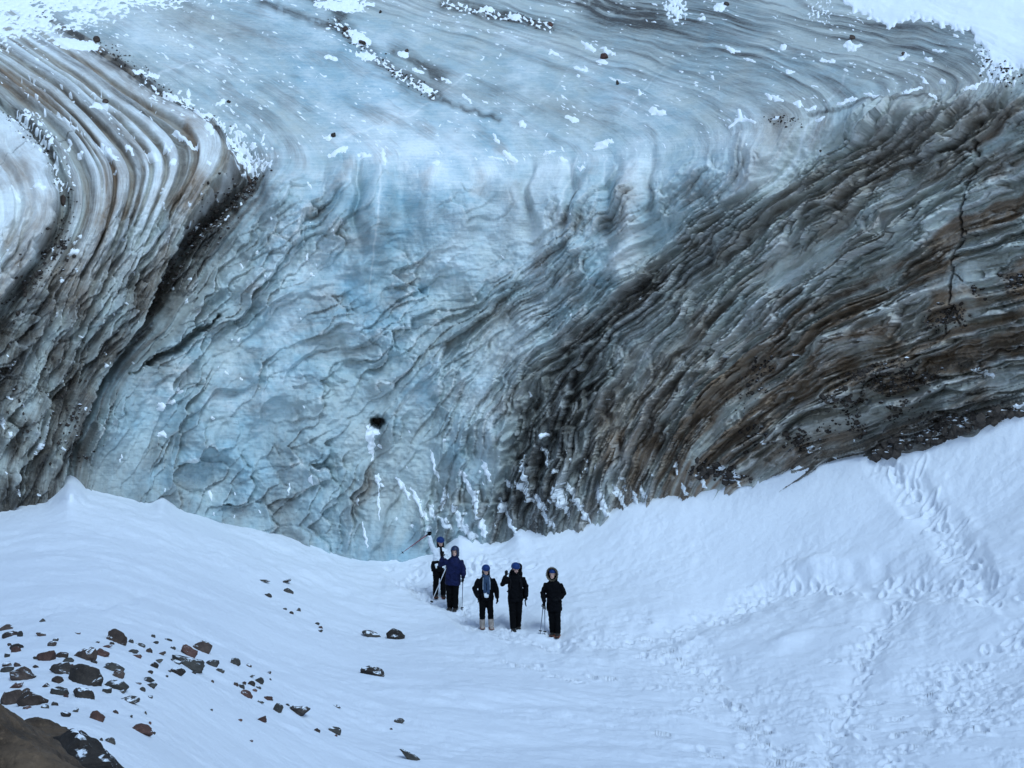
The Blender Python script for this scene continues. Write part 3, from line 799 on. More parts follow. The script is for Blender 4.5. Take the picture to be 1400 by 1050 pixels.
# boot prints
def stamp(px, py, ang, L=.17, W=.075, dep=.09):
    j, i = gidx(px, py)
    sl = (slice(max(j - 16, 0), j + 16), slice(max(i - 22, 0), i + 22))
    c = WXY[j, i]
    dx = wxm[sl] - c[0]; dy = wym[sl] - c[1]
    ca, sa = math.cos(ang), math.sin(ang)
    u = (dx * ca + dy * sa) / L; v = (-dx * sa + dy * ca) / W
    r = np.sqrt(u * u + v * v)
    GH[sl] += -dep * ss(1.15, .7, r) + dep * .38 * np.exp(-((r - 1.5) / .35) ** 2)


def walk(poly, n, spread, seed, **kw):
    rr = np.random.default_rng(seed)
    p = np.array(poly, float); seg = np.hypot(*np.diff(p, axis=0).T); cum = np.r_[0, np.cumsum(seg)]
    for k in range(n):
        d = cum[-1] * (k + rr.uniform(-.4, .4)) / n
        x = np.interp(d, cum, p[:, 0]); y = np.interp(d, cum, p[:, 1])
        x2 = np.interp(min(d + 4, cum[-1]), cum, p[:, 0]); y2 = np.interp(min(d + 4, cum[-1]), cum, p[:, 1])
        x += rr.normal(0, spread) ; y += rr.normal(0, spread * .6)
        if x < -20 or x > 1420 or y > 1060: continue
        stamp(x, y, math.atan2(-(y2 - y) * 2.2, x2 - x) + rr.normal(0, .35), dep=rr.uniform(.04, .10), **kw)


walk(P_main, 40, 12, 1); walk(P_cross, 62, 11, 2); walk(P_down, 46, 7, 3); walk(P_down, 30, 16, 31)
walk(P_mid, 44, 12, 4); walk(P_right, 54, 20, 5); walk(P_hik, 60, 14, 6)
walk([(560, 800), (620, 770), (700, 780), (640, 800)], 50, 20, 7)
walk([(1040, 1000), (1150, 1030), (1300, 1000), (1400, 960)], 20, 20, 8)
walk([(880, 905), (960, 935), (930, 1000), (980, 1050)], 24, 26, 9)
walk([(690, 905), (730, 915), (790, 930), (850, 925)], 12, 6, 10)
# a few soft scours on the left-hand slope
GH += .06 * path_mask([(300, 760), (350, 780), (450, 790), (520, 830)], 10) - .05 * path_mask([(60, 830), (150, 822), (200, 810)], 6)
GH *= ss(-6, 6, GT) * .85 + .15
GN = normals(GBASE)
if GN[200, 400, 2] < 0: GN = -GN
UP = GN * .35 + np.array([0, 0, .65])
GW = GBASE + UP * GH[..., None]
# the slope runs on underneath and behind the camera
ext = []
last = GW[-1]
for yb, dz in ((1.0, .12), (-2.0, .5), (-8.0, 1.2), (-30.0, 4.5)):
    r = last.copy(); r[:, 0] = last[:, 0] * (1 + (last[:, 1] - yb) * .18); r[:, 1] = yb; r[:, 2] = last[:, 2].mean() * .6 + last[:, 2] * .4 + dz * .5
    ext.append(r)
GWX = np.concatenate([GW, np.array(ext)], 0)


def ground_at(px, py):
    i = int(np.clip(np.searchsorted(gpx, px), 1, len(gpx) - 1))
    col = GW[:, i] - np.array([0, 0, CAM_Z])
    cp, sp = math.cos(PITCH), math.sin(PITCH)
    pv = 525.0 - FOC * (col[:, 2] * cp - col[:, 1] * sp) / (col[:, 1] * cp + col[:, 2] * sp)
    j = int(np.nonzero(pv < py)[0][-1])
    j = min(j, len(pv) - 2)
    t = float(np.clip((py - pv[j]) / max(pv[j + 1] - pv[j], 1e-6), 0, 1))
    return Vector(GW[j, i] * (1 - t) + GW[j + 1, i] * t)


def make_snow_material(name="snow", lo=(.755, .765, .80), hi=(.82, .83, .855)):
    m = NT(name)
    ob = m.obj()
    soft = m.noise(ob, .5, 5, .6)
    grain = m.noise(ob, 40.0, 4, .7)
    crust = m.noise(m.vmul(ob, (3.4, 4.2, 4)), 1.0, 9, .74, 0)
    c = m.mix(soft, lo, hi)
    c = m.mix(m.remap(grain, .58, .75, 0, .10), c, (.60, .61, .62))
    m.base(c); m.rough(.75); m.spec(.25)
    h = m.math('ADD', m.math('MULTIPLY', crust, .8), m.math('MULTIPLY', grain, .12))
    m.normal(m.bump(h, .09, .65))
    return m.m


snow_mat = make_snow_material()
lit_snow_mat = make_snow_material('lit_snow', (.90, .92, .93), (.95, .955, .955))  # brighter copy of the snow: stronger light up top put into its colour
TR = np.concatenate([TRAM, np.repeat(TRAM[-1:], 4, 0)], 0)
me = grid_mesh("snow_ground", GWX)
ground = link("snow_ground", me, snow_mat); tag(ground, kind='structure')

# the lodged snow: patches that stand a few centimetres proud of the ice
_n2 = normals(gsm(gsm(ICE, 1.2, 0), 1.2, 1))
_n2 = np.where((_n2 * ICE_N).sum(-1, keepdims=True) < 0, -_n2, _n2)
SNOWP = ICE + _n2 * TH[..., None]
keep = (SN > -.12)
keep = keep[:-1, :-1] | keep[1:, :-1] | keep[:-1, 1:] | keep[1:, 1:]
me = grid_mesh("snow_patches", SNOWP, None, keep)
patches = link("snow_patches", me, lit_snow_mat); tag(patches, 'white patches and crumbs of snow lodged on the striped ice wall', 'snow', kind='stuff')

# plain of snow far out to the horizon on every side, below the near slope
bm = bmesh.new()
NB = 36
rings = []
for rad in (2.0, 60.0, 160.0, 600.0, 2600.0):
    ring = []
    for k in range(NB):
        a = 2 * math.pi * k / NB
        z = -4.0 + (2.5 * math.sin(a * 3 + rad) if 100 < rad < 2000 else 0)
        ring.append(bm.verts.new((rad * math.cos(a), rad * math.sin(a) + 15, z)))
    rings.append(ring)
bm.faces.new(rings[0])
for a_, b_ in zip(rings[:-1], rings[1:]):
    for k in range(NB):
        bm.faces.new((a_[k], b_[k], b_[(k + 1) % NB], a_[(k + 1) % NB]))
me = bpy.data.meshes.new("snow_plain"); bm.to_mesh(me); bm.free()
for p in me.polygons: p.use_smooth = True
plain = link("snow_plain", me, snow_mat); tag(plain, kind='structure')

# ------------------------------------------------------------------ daylight
SUN_EL, SUN_AZ = math.radians(52), math.radians(150)   # the bright part of the sky, high and to the left behind the camera
world = bpy.data.worlds.new("World"); scene.world = world; world.use_nodes = True
wt = world.node_tree
bg = wt.nodes["Background"]
sky = wt.nodes.new("ShaderNodeTexSky"); sky.sky_type = 'NISHITA'; sky.sun_disc = False
sky.sun_elevation = SUN_EL; sky.sun_rotation = SUN_AZ
sky.altitude = 2500; sky.air_density = 1.2; sky.dust_density = 1.0; sky.ozone_density = 1.0
wt.links.new(sky.outputs[0], bg.inputs[0]); bg.inputs[1].default_value = 0.105
sd = bpy.data.lights.new("sun", 'SUN'); sd.energy = 1.35; sd.angle = math.radians(26); sd.color = (.59, .81, 1.0)
sun = bpy.data.objects.new("sun", sd); COL.objects.link(sun)
dirv = Vector((math.sin(SUN_AZ) * math.cos(SUN_EL), math.cos(SUN_AZ) * math.cos(SUN_EL), math.sin(SUN_EL)))
sun.rotation_euler = dirv.to_track_quat('Z', 'Y').to_euler(); sun.location = dirv * 200
scene.view_settings.view_transform = 'Standard'; scene.view_settings.look = 'None'
scene.view_settings.exposure = 0.76
# ------------------------------------------------------------------ rocks
def make_rock_material(name, c1, c2, snowy):
    m = NT(name)
    ob = m.obj()
    info = m.n('ShaderNodeObjectInfo').outputs['Random']
    big = m.noise(ob, 3.2, 8, .7)
    grit = m.noise(ob, 30.0, 6, .75)
    vein = m.noise(m.vmul(ob, (3, 3, 14)), 1.0, 4, .6)
    c = m.mix(m.remap(big, .35, .65), c1, c2)
    c = m.mix(m.remap(grit, .5, .75, 0, .5), c, tuple(x * 1.9 for x in c2))
    c = m.mix(m.remap(vein, .55, .75, 0, .35), c, tuple(x * .5 for x in c1))
    hsv = m.n('ShaderNodeHueSaturation'); m.set(hsv.inputs['Color'], c)
    m.set(hsv.inputs['Value'], m.math('ADD', m.math('MULTIPLY', info, .7), .65))
    c = hsv.outputs[0]
    if snowy:
        geo = m.n('ShaderNodeNewGeometry')
        sep = m.n('ShaderNodeSeparateXYZ'); m.t.links.new(geo.outputs['Normal'], sep.inputs[0])
        patch = m.noise(geo.outputs['Position'], 5.5, 5, .6)
        f = m.math('MULTIPLY', m.remap(sep.outputs[2], .72, .88), m.remap(patch, .51, .56))
        c = m.mix(f, c, (.82, .84, .87))
    m.base(c); m.rough(.85); m.spec(.25)
    m.normal(m.bump(m.math('ADD', big, m.math('MULTIPLY', grit, .35)), .05, .9))
    return m.m


rock_brown = make_rock_material("brown_rock", (.045, .030, .024), (.085, .058, .045), True)
rock_grey = make_rock_material("grey_rock", (.040, .036, .032), (.075, .066, .055), True)
rock_red = make_rock_material("reddish_rock", (.075, .038, .030), (.12, .062, .048), True)
rock_dark = make_rock_material("dark_rock", (.026, .020, .017), (.058, .045, .036), True)
rock_corner = make_rock_material('corner_rock', (.030, .019, .012), (.105, .068, .042), False)
RMAT = {'c': rock_corner, 'b': rock_brown, 'g': rock_grey, 'r': rock_red, 'd': rock_dark}


def rock_mesh(seed, sx, sy, sz, sub=3, cuts=9, rough=.05):
    """broken stone: a ball planed by random cuts, then roughened"""
    r = random.Random(seed)
    bm = bmesh.new()
    bmesh.ops.create_icosphere(bm, subdivisions=2, radius=1.0)
    for v in bm.verts: v.co *= 1 + .12 * mnoise.noise(v.co * 1.3 + Vector((seed * 7.7, 0, 0)))
    for k in range(cuts):
        n = Vector((r.gauss(0, 1), r.gauss(0, 1), r.gauss(0, .8))).normalized()
        d = r.uniform(.48, .82)
        res = bmesh.ops.bisect_plane(bm, geom=bm.verts[:] + bm.edges[:] + bm.faces[:], plane_co=n * d, plane_no=n, clear_outer=True)
        es = [e for e in res['geom_cut'] if isinstance(e, bmesh.types.BMEdge)]
        if es: bmesh.ops.edgeloop_fill(bm, edges=es)
    bmesh.ops.remove_doubles(bm, verts=bm.verts[:], dist=.06)
    bmesh.ops.triangulate(bm, faces=bm.faces[:])
    try: bmesh.ops.bevel(bm, geom=bm.edges[:], offset=.022, segments=1, affect='EDGES', clamp_overlap=True)
    except Exception: pass
    bmesh.ops.triangulate(bm, faces=bm.faces[:])
    for k in range(sub - 1):
        bmesh.ops.subdivide_edges(bm, edges=[e for e in bm.edges if e.calc_length() > .16], cuts=1, use_grid_fill=True)
        bmesh.ops.triangulate(bm, faces=bm.faces[:])
    for v in bm.verts:
        p = v.co * 2.3 + Vector((seed * 3.1, seed, 0))
        v.co += v.co.normalized() * (rough * mnoise.fractal(p, .8, 2.1, 4))
    xs = [v.co.x for v in bm.verts]; ys = [v.co.y for v in bm.verts]; zs = [v.co.z for v in bm.verts]
    for v in bm.verts:
        v.co.x = ((v.co.x - min(xs)) / (max(xs) - min(xs)) - .5) * sx
        v.co.y = ((v.co.y - min(ys)) / (max(ys) - min(ys)) - .5) * sy
        v.co.z = ((v.co.z - min(zs)) / (max(zs) - min(zs)) - .35) * sz
    bmesh.ops.recalc_face_normals(bm, faces=bm.faces[:])
    me = bpy.data.meshes.new("rock"); bm.to_mesh(me); bm.free()
    return me


# (survey x, survey y of the middle, width px, height px, tilt deg, material, label)
BIG = [
    (116, 925, 46, 36, -6, 'd', 'largest rounded dark boulder in the middle of the rock cluster', 9),
    (82, 916, 34, 20, 8, 'd', 'flat dark rock leaning against the left side of the rounded dark boulder', 11),
    (113, 949, 30, 18, 20, 'd', 'dark wedge rock lying just below the rounded dark boulder', 8),
    (62, 898, 24, 18, 0, 'r', 'reddish square rock up the slope left of the rounded dark boulder', 8),
    (115, 896, 34, 18, -18, 'b', 'brown pointed rock just above the rounded dark boulder', 9),
    (139, 893, 20, 14, -25, 'r', 'reddish brown stone right of the brown pointed rock', 8),
    (157, 872, 27, 20, 22, 'b', 'brown pointed rock with a snow patch alone on the upper edge of the cluster', 7),
    (151, 912, 32, 13, 6, 'g', 'long grey slab to the right of the rounded dark boulder', 8),
    (162, 922, 18, 15, -20, 'b', 'brown wedge stone under the long grey slab', 6),
    (157, 938, 30, 16, 22, 'g', 'grey stone with snow on top, lower right of the rounded dark boulder', 9),
    (144, 943, 12, 13, 40, 'g', 'small grey stone touching the lower right of the rounded dark boulder', 7),
    (176, 957, 26, 9, 0, 'g', 'thin grey slab at the lower right end of the dense cluster', 6),
    (28, 923, 32, 22, 4, 'b', 'brown block near the left frame edge above the two wide boulders', 7),
    (15, 955, 30, 24, -4, 'b', 'wide brown boulder at the left frame edge under the brown block', 8),
    (40, 957, 36, 26, 28, 'b', 'dark brown sloping boulder beside the wide boulder at the left frame edge', 8),
    (77, 930, 15, 11, 0, 'b', 'small brown stone below the flat dark rock', 8),
    (80, 946, 24, 11, 5, 'g', 'flat grey stone below the small brown stone', 8),
    (276, 885, 26, 20, -6, 'b', 'dark cubic boulder standing highest in the right rock group', 7),
    (256, 891, 22, 17, 25, 'r', 'reddish brown rock leaning beside the dark cubic boulder', 7),
    (254, 907, 44, 18, 14, 'g', 'low grey brown rock lying under the reddish brown rock', 8),
    (240, 918, 20, 14, 20, 'd', 'dark stone at the lower left of the right rock group', 7),
    (290, 908, 20, 12, -15, 'g', 'grey stone right of the dark cubic boulder', 7),
    (319, 905, 14, 12, 30, 'g', 'small grey stone with snow at the right of the right rock group', 7),
    (193, 998, 28, 15, 24, 'r', 'reddish rock lying alone below the cluster', 7),
    (128, 980, 20, 16, 20, 'r', 'broken reddish brown stone between the cluster and the corner boulders', 6),
    (539, 869, 27, 15, 30, 'd', 'dark rock with snow on top, nearest to the hikers on their left', 8),
    (506, 868, 26, 10, 20, 'g', 'thin grey stone sliver left of the dark rock nearest the hikers', 6),
    (509, 919, 35, 13, 14, 'd', 'dark pointed rock with a snow patch alone on the middle slope', 8),
    (408, 972, 29, 15, 2, 'd', 'flat dark rock in the row below the middle of the slope', 8),
    (457, 999, 18, 9, 5, 'g', 'small flat grey stone right of the flat dark rock', 7),
    (545, 986, 14, 8, 0, 'g', 'small grey block alone below the middle slope', 7),
    (377, 969, 12, 14, 25, 'g', 'small upright grey stone left of the flat dark rock', 7),
    (357, 984, 14, 7, -10, 'r', 'small reddish stone near the upright grey stone', 7),
    (336, 949, 17, 11, 6, 'r', 'reddish stone at the bottom of the small stone group', 6),
    (354, 931, 13, 10, -10, 'g', 'grey stone at the top right of the small stone group', 7),
    (343, 935, 10, 8, 0, 'd', 'small dark stone next to the grey stone of the small stone group', 7),
    (393, 808, 14, 7, 12, 'g', 'grey brown stone up the slope, right of the upper pair', 6),
    (366, 814, 10, 6, 0, 'g', 'grey brown stone up the slope, left of the upper pair', 6),
    (563, 1036, 44, 9, 42, 'g', 'long thin pointed stone sticking out of the snow at the bottom edge', 4),
]
SMALL = [(9, 858, 18, 9), (14, 868, 22, 8), (27, 868, 8, 10), (56, 849, 9, 5), (55, 868, 16, 7), (75, 875, 8, 5), (70, 881, 14, 8), (22, 885, 18, 9), (21, 889, 14, 10), (9, 897, 8, 7), (8, 909, 14, 8), (22, 910, 10, 7),
         (9, 916, 18, 9), (12, 882, 8, 5), (84, 896, 18, 10), (93, 903, 15, 9), (96, 912, 12, 9), (145, 884, 14, 4), (177, 877, 7, 7), (190, 882, 14, 4), (180, 891, 14, 6), (185, 897, 12, 5), (202, 890, 9, 8), (220, 894, 12, 4),
         (214, 904, 15, 4), (209, 910, 12, 9), (203, 919, 7, 5), (236, 886, 8, 5), (238, 904, 18, 7), (201, 930, 18, 7), (206, 938, 14, 7), (193, 943, 8, 7), (186, 934, 9, 3), (203, 953, 8, 3), (158, 974, 8, 5), (179, 980, 4, 4),
         (146, 1013, 14, 9), (87, 978, 14, 8), (74, 963, 9, 6), (60, 967, 11, 6), (62, 938, 11, 6), (89, 952, 7, 5), (102, 972, 10, 7), (22, 938, 20, 9), (34, 945, 12, 7), (44, 925, 8, 6), (36, 968, 12, 5), (300, 917, 12, 6),
         (289, 932, 4, 4), (265, 920, 8, 4), (226, 925, 5, 3), (338, 910, 8, 5), (367, 920, 6, 4), (343, 925, 12, 2.5), (332, 934, 6, 5), (330, 939, 8, 7), (322, 936, 7, 6), (347, 944, 8, 4), (351, 940, 8, 4), (365, 955, 14, 5),
         (355, 960, 9, 4), (397, 966, 12, 3), (392, 964, 6, 2.5), (432, 999, 9, 6), (459, 1006, 4, 3), (459, 966, 11, 3), (398, 838, 6, 5), (407, 834, 6, 5), (389, 833, 5, 3), (434, 853, 7, 4), (437, 858, 6, 4), (437, 863, 7, 4),
         (358, 794, 20, 2.5), (388, 795, 20, 3), (533, 997, 5, 2.5), (369, 929, 3, 3), (208, 870, 6, 5), (229, 875, 10, 2.5), (104, 866, 8, 3), (152, 880, 7, 5), (212, 879, 8, 4), (229, 918, 6, 3), (166, 946, 10, 4),
         (198, 975, 4, 4), (205, 989, 4, 4), (288, 971, 4, 3), (327, 985, 7, 3), (343, 1013, 6, 2.5), (135, 1012, 5, 4), (210, 1003, 5, 3), (370, 957, 5, 3), (49, 900, 8, 6), (47, 912, 9, 5), (127, 905, 9, 5), (132, 878, 6, 3)]


def place_rock(px, py, w, h, tilt, mk, seed, cuts=9, sub=3, depth=.8, sink=0.0):
    foot_p = ground_at(px, py + h * .25)
    D = foot_p.y
    k = D / FOC
    me = rock_mesh(seed, w * k * 1.08, w * k * depth, max(h * k * 1.32, .03), sub=sub, cuts=cuts, rough=.08)
    o = link("rock", me, RMAT[mk])
    o.location = foot_p + Vector((0, .02, sink - .10 * h * k))
    o.rotation_euler = (0, math.radians(tilt), 0)
    return o


for i, (x, y, w, h, tilt, mk, lab, cuts) in enumerate(BIG):
    o = place_rock(x, y, w, h, tilt, mk, 100 + i, cuts)
    if w > h * 3.5: o.scale = (1, .5, 1)
    tag(o, lab, 'rock', 'rocks on the lower left snow slope')
r_ = random.Random(3)
for i, (x, y, w, h) in enumerate(SMALL):
    mk = r_.choice('bbgggdr')
    o = place_rock(x, y, w, h, r_.uniform(-25, 25), mk, 300 + i, cuts=8, sub=2)
    if x < 240: lab = 'small loose stone half sunk in snow among the dense lower left rock cluster'
    elif x < 380 and y > 870: lab = 'small loose stone half sunk in snow around the right hand rock group'
    else: lab = 'small lone stone half sunk in the open snow left of the hikers'
    tag(o, lab, 'stone', 'small stones sunk in the snow')

# the corner: three big boulders close to the camera
def corner_rock(name, x, y, Yd, sx, sy, sz, rot, mk, seed, lab, cuts=10, cat='boulder'):
    a, r = slopes(x, y)
    me = rock_mesh(seed, sx, sy, sz, sub=5, cuts=cuts, rough=.06)
    o = link(name, me, RMAT[mk])
    o.location = (a * Yd, Yd, CAM_Z + r * Yd); o.rotation_euler = [math.radians(q) for q in rot]
    tag(o, lab, cat)
    return o


def at_depth(x, y, Y):
    a, r = slopes(x, y)
    return Vector((float(a) * Y, Y, CAM_Z + float(r) * Y))


def slab_rock(name, outline, Yn, thick, mk, seed, lab, cat='boulder', back=.5, tilt=-.45):
    """a broken block: its front outline followed at distance Yn, carried back by thick metres and worn"""
    r = random.Random(seed)
    bm = bmesh.new()
    front = [bm.verts.new(at_depth(x, y, Yn + d)) for x, y, d in outline]
    cen = sum((v.co for v in front), Vector()) / len(front)
    backv = []
    for v in front:
        p = cen + (v.co - cen) * .86 + Vector((r.uniform(-.02, .02), thick, thick * tilt + r.uniform(-.02, .02)))
        backv.append(bm.verts.new(p))
    bm.faces.new(front); bm.faces.new(backv[::-1])
    n = len(front)
    for i in range(n): bm.faces.new((front[i], backv[i], backv[(i + 1) % n], front[(i + 1) % n]))
    bmesh.ops.recalc_face_normals(bm, faces=bm.faces[:])
    bmesh.ops.triangulate(bm, faces=bm.faces[:])
    for k in range(5):
        bmesh.ops.subdivide_edges(bm, edges=[e for e in bm.edges if e.calc_length() > .03], cuts=1, use_grid_fill=True)
        bmesh.ops.triangulate(bm, faces=bm.faces[:])
        if k == 1: bmesh.ops.smooth_vert(bm, verts=bm.verts[:], factor=.35, use_axis_x=True, use_axis_y=True, use_axis_z=True)
    bm.normal_update()
    nn = [v.normal.copy() for v in bm.verts]
    for v, q in zip(bm.verts, nn):
        p = v.co * 5 + Vector((seed, 0, 0))
        v.co += q * (.022 * mnoise.fractal(p, .8, 2.1, 6) + .012 * mnoise.noise(v.co * 16))
    c = sum((v.co for v in bm.verts), Vector()) / len(bm.verts)
    for v in bm.verts: v.co -= c
    me = bpy.data.meshes.new(name); bm.to_mesh(me); bm.free()
    o = link(name, me, RMAT[mk]); o.location = c
    tag(o, lab, cat)
    return o


slab_rock("boulder", [(10, 992, .1), (40, 982, .2), (68, 983, .25), (92, 998, .1), (80, 1014, -.15), (52, 1016, -.2), (20, 1010, -.1)], 9.3, .5, 'c', 41, 'flat brown boulder behind the big boulder in the lower left corner')
slab_rock("boulder", [(60, 1010, .1), (84, 1002, .1), (98, 994, .1), (108, 1000, 0), (128, 1020, -.1), (150, 1040, -.2), (154, 1050, -.2), (104, 1047, -.25), (100, 1032, -.1), (78, 1042, .0)], 9.0, .5, 'd', 42, 'angular dark boulder with a snowy ledge right of the lower left corner')
slab_rock("boulder", [(-60, 930, .1), (-10, 965, .1), (10, 992, .05), (42, 1012, 0), (70, 1034, -.1), (98, 1056, -.15), (110, 1110, -.2), (-60, 1120, -.3)], 6.2, .8, 'c', 43, 'large close rough brown boulder filling the lower left corner of the photo')

# ------------------------------------------------------------------ stones frozen in the ice and grit
def ice_point(px, py):
    j, i = widx(px, py)
    return Vector(ICE[j, i]), Vector(_n2[j, i])


ICE_ROCKS = [
    (826, 79, 15, 11, 'r', 'brown stone with snow at its foot, high on the ice right of centre'),
    (752, 37, 11, 8, 'r', 'small brown stone high on the ice above the snow dashes near the top'),
    (844, 115, 6, 9, 'd', 'tiny upright dark stone on the ice below the brown snow-footed stone'),
    (168, 340, 19, 15, 'd', 'round dark stone melted into the left ice fold'),
    (132, 57, 13, 12, 'b', 'brown stone in the debris seam beside the top left snow'),
    (145, 147, 12, 8, 'b', 'brown stone by a snow patch on the striped left ice'),
    (456, 187, 10, 7, 'd', 'dark stone with a snow cap on the blue ice above the bend'),
    (86, 280, 12, 18, 'b', 'brown stone at the nose of the white left ice lobe'),
    (472, 42, 12, 9, 'b', 'brown stone at the upper end of the middle debris seam'),
    (495, 59, 16, 7, 'd', 'dark flat stone inside the middle debris seam'),
    (556, 71, 8, 6, 'b', 'brown pebble by the lower snow patch of the middle debris seam'),
    (312, 139, 8, 5, 'd', 'dark pebble at the end of a snow dash on the blue ice'),
    (520, 15, 5, 5, 'd', 'dark pebble near the top edge right of the top snow patch'),
    (993, 8, 10, 9, 'd', 'dark stone in the snow patch at the top edge right of centre'),
    (1164, 53, 12, 7, 'b', 'brown stone between two snow dashes below the top right snowfield'),
    (1234, 74, 8, 6, 'b', 'brown stone above a round snow patch on the right ice top'),
    (342, 242, 7, 17, 'b', 'narrow upright stone in the dark gap under the seam snow'),
    (216, 413, 12, 9, 'g', 'grey stone wedged in the narrow dark crevice on the left'),
    (212, 430, 10, 14, 'b', 'brown stone under the grey stone in the narrow left crevice'),
    (514, 577, 16, 12, 'd', 'black stone in the hollow above the tall snow slab'),
    (1120, 205, 5, 4, 'd', 'dark pebble in the banded ice under the right bend'),
    (962, 630, 14, 8, 'g', 'pale stone at the foot of the brown ice'),
]
for i, (x, y, w, h, mk, lab) in enumerate(ICE_ROCKS):
    p, n = ice_point(x, y)
    k = p.y / FOC
    w *= .72; h *= .72
    me = rock_mesh(700 + i, w * k, w * k * .9, h * k * 1.3, sub=2, cuts=8)
    o = link("stone", me, RMAT[mk])
    o.location = p + n * (.12 * h * k); o.rotation_euler = (r_.uniform(-.3, .3), r_.uniform(-.4, .4), r_.uniform(-.5, .5))
    tag(o, lab, 'stone')

# grit: thousands of pebbles along the dirt bands
rg = np.random.default_rng(21)
protos = []
for k in range(5):
    bm = bmesh.new(); bmesh.ops.create_icosphere(bm, subdivisions=1, radius=1.0)
    for v in bm.verts: v.co *= 1 + .45 * mnoise.noise(v.co * 1.7 + Vector((k * 9, 3, 1)))
    bm.verts.ensure_lookup_table()
    protos.append((np.array([v.co[:] for v in bm.verts]), np.array([[v.index for v in f.verts] for f in bm.faces])))
    bm.free()
gv, gf = [], []
gn = 0


def grit(x, y, rad):
    global gn
    j, i = widx(x, y)
    if y > foot(x) + 3: return
    p = ICE[j, i]; n = _n2[j, i]
    V, F = protos[rg.integers(5)]
    a = rg.uniform(0, 6.28); c, s_ = math.cos(a), math.sin(a)
    Rm = np.array([[c, -s_, 0], [s_, c, 0], [0, 0, 1]])
    sc_ = np.array([rg.uniform(.7, 1.4), rg.uniform(.7, 1.2), rg.uniform(.6, 1.1)]) * rad
    gv.append((V * sc_) @ Rm.T + p + n * rad * .25); gf.append(F + gn); gn += len(V)


def grit_line(poly, n, spread, r0, r1, clump=.5):
    p = np.array(poly, float); seg = np.hypot(*np.diff(p, axis=0).T); cum = np.r_[0, np.cumsum(seg)]
    k = 0
    while k < n:
        d = rg.uniform(0, cum[-1])
        x = np.interp(d, cum, p[:, 0]) + rg.normal(0, spread); y = np.interp(d, cum, p[:, 1]) + rg.normal(0, spread * .6)
        j, i = widx(x, y)
        if rg.uniform() > clump + pat[j, i]: continue
        grit(x, y, r0 + (r1 - r0) * rg.uniform() ** 3); k += 1


grit_line([(1410, 560), (1350, 570), (1300, 592), (1250, 604), (1200, 618)], 420, 9, .03, .17, .6)
grit_line([(1410, 380), (1340, 400), (1290, 440), (1250, 455)], 240, 12, .02, .09)
grit_line([(1240, 500), (1180, 520), (1140, 560), (1100, 600), (1020, 600)], 420, 15, .02, .10)
grit_line([(1300, 500), (1260, 520), (1180, 540)], 160, 8, .02, .08)
grit_line([(1320, 575), (1240, 560), (1160, 585)], 200, 14, .02, .09)
grit_line([(1060, 640), (1000, 650), (950, 640)], 160, 9, .02, .13)
grit_line([(1000, 560), (1020, 530), (1060, 490)], 100, 14, .02, .08)
grit_line([(1050, 185), (1068, 168), (1088, 172)], 70, 9, .008, .04)
grit_line([(350, 240), (320, 262), (295, 290), (280, 320)], 420, 13, .015, .08, .8)
grit_line([(275, 320), (245, 360), (222, 400), (214, 430)], 200, 6, .015, .08, .8)
grit_line([(130, 58), (200, 104), (250, 143), (300, 170), (335, 200)], 300, 7, .008, .040, .7)
grit_line([(460, 30), (494, 62), (520, 84), (548, 104), (594, 128)], 170, 7, .008, .045, .7)
grit_line([(606, 5), (650, 14), (700, 25), (750, 38)], 80, 5, .008, .04, .7)
grit_line([(0, 150), (40, 190), (75, 240), (92, 290), (80, 330)], 230, 8, .010, .045, .7)
grit_line([(80, 330), (40, 380), (10, 430)], 160, 12, .015, .08)
grit_line([(110, 600), (100, 560), (90, 640)], 120, 18, .015, .07)
grit_line([(20, 430), (60, 520), (40, 600)], 160, 40, .015, .06)
grit_line([(1345, 60), (1370, 100), (1400, 125)], 200, 10, .008, .045, .7)
V = np.concatenate(gv); F = np.concatenate(gf)
me = bpy.data.meshes.new("grit"); me.from_pydata(V.tolist(), [], F.tolist()); me.update()
o = link("grit", me, rock_dark); tag(o, 'dark grit and pebbles frozen along the dirty bands of the ice wall', 'grit', kind='stuff')
# ------------------------------------------------------------------ hikers
def plain_mat(name, col, rough=.7, spec=.3, weave=0, bumpd=.004, vary=.25):
    m = NT(name); ob = m.obj()
    nz = m.noise(ob, 9.0, 5, .65)
    fine = m.noise(ob, 120.0, 3, .6)
    c = m.mix(m.remap(nz, .3, .7), tuple(x * (1 - vary) for x in col), tuple(min(1, x * (1 + vary)) for x in col))
    m.base(c); m.rough(rough); m.spec(spec)
    m.normal(m.bump(m.math('ADD', m.math('MULTIPLY', nz, 1.0), m.math('MULTIPLY', fine, .2)), bumpd * 4, .7))
    return m.m


M_SKIN = plain_mat("skin", (.50, .30, .23), .55, .4, vary=.12)
M_BLACK = plain_mat("black_fabric", (.003, .003, .004), .9, .08)
M_TROUS = plain_mat("black_trousers", (.0025, .0025, .003), .9, .08)
M_NAVY = plain_mat("navy_fabric", (.005, .008, .040), .7, .15)
M_WHITE = plain_mat("white_fabric", (.70, .72, .74), .7, vary=.08)
M_BLUEH = plain_mat("blue_helmet_shell", (.007, .028, .115), .5, .2, vary=.08)
M_DKNAVY = plain_mat("dark_navy_shell", (.010, .018, .05), .4)
M_SCARF = plain_mat("blue_grey_scarf", (.022, .045, .09), .8)
M_SCARF2 = plain_mat("pale_scarf_stripe", (.16, .20, .25), .8)
M_BEIGE = plain_mat("beige_gaiter", (.30, .245, .21), .8)
M_BOOT = plain_mat("dark_boot", (.02, .016, .014), .6)
M_ORANGE = plain_mat("orange_crampon", (.22, .055, .02), .5)
M_STEEL = plain_mat("dark_steel", (.10, .10, .11), .35)
M_FUR = plain_mat("fur", (.13, .105, .075), .9, vary=.4)
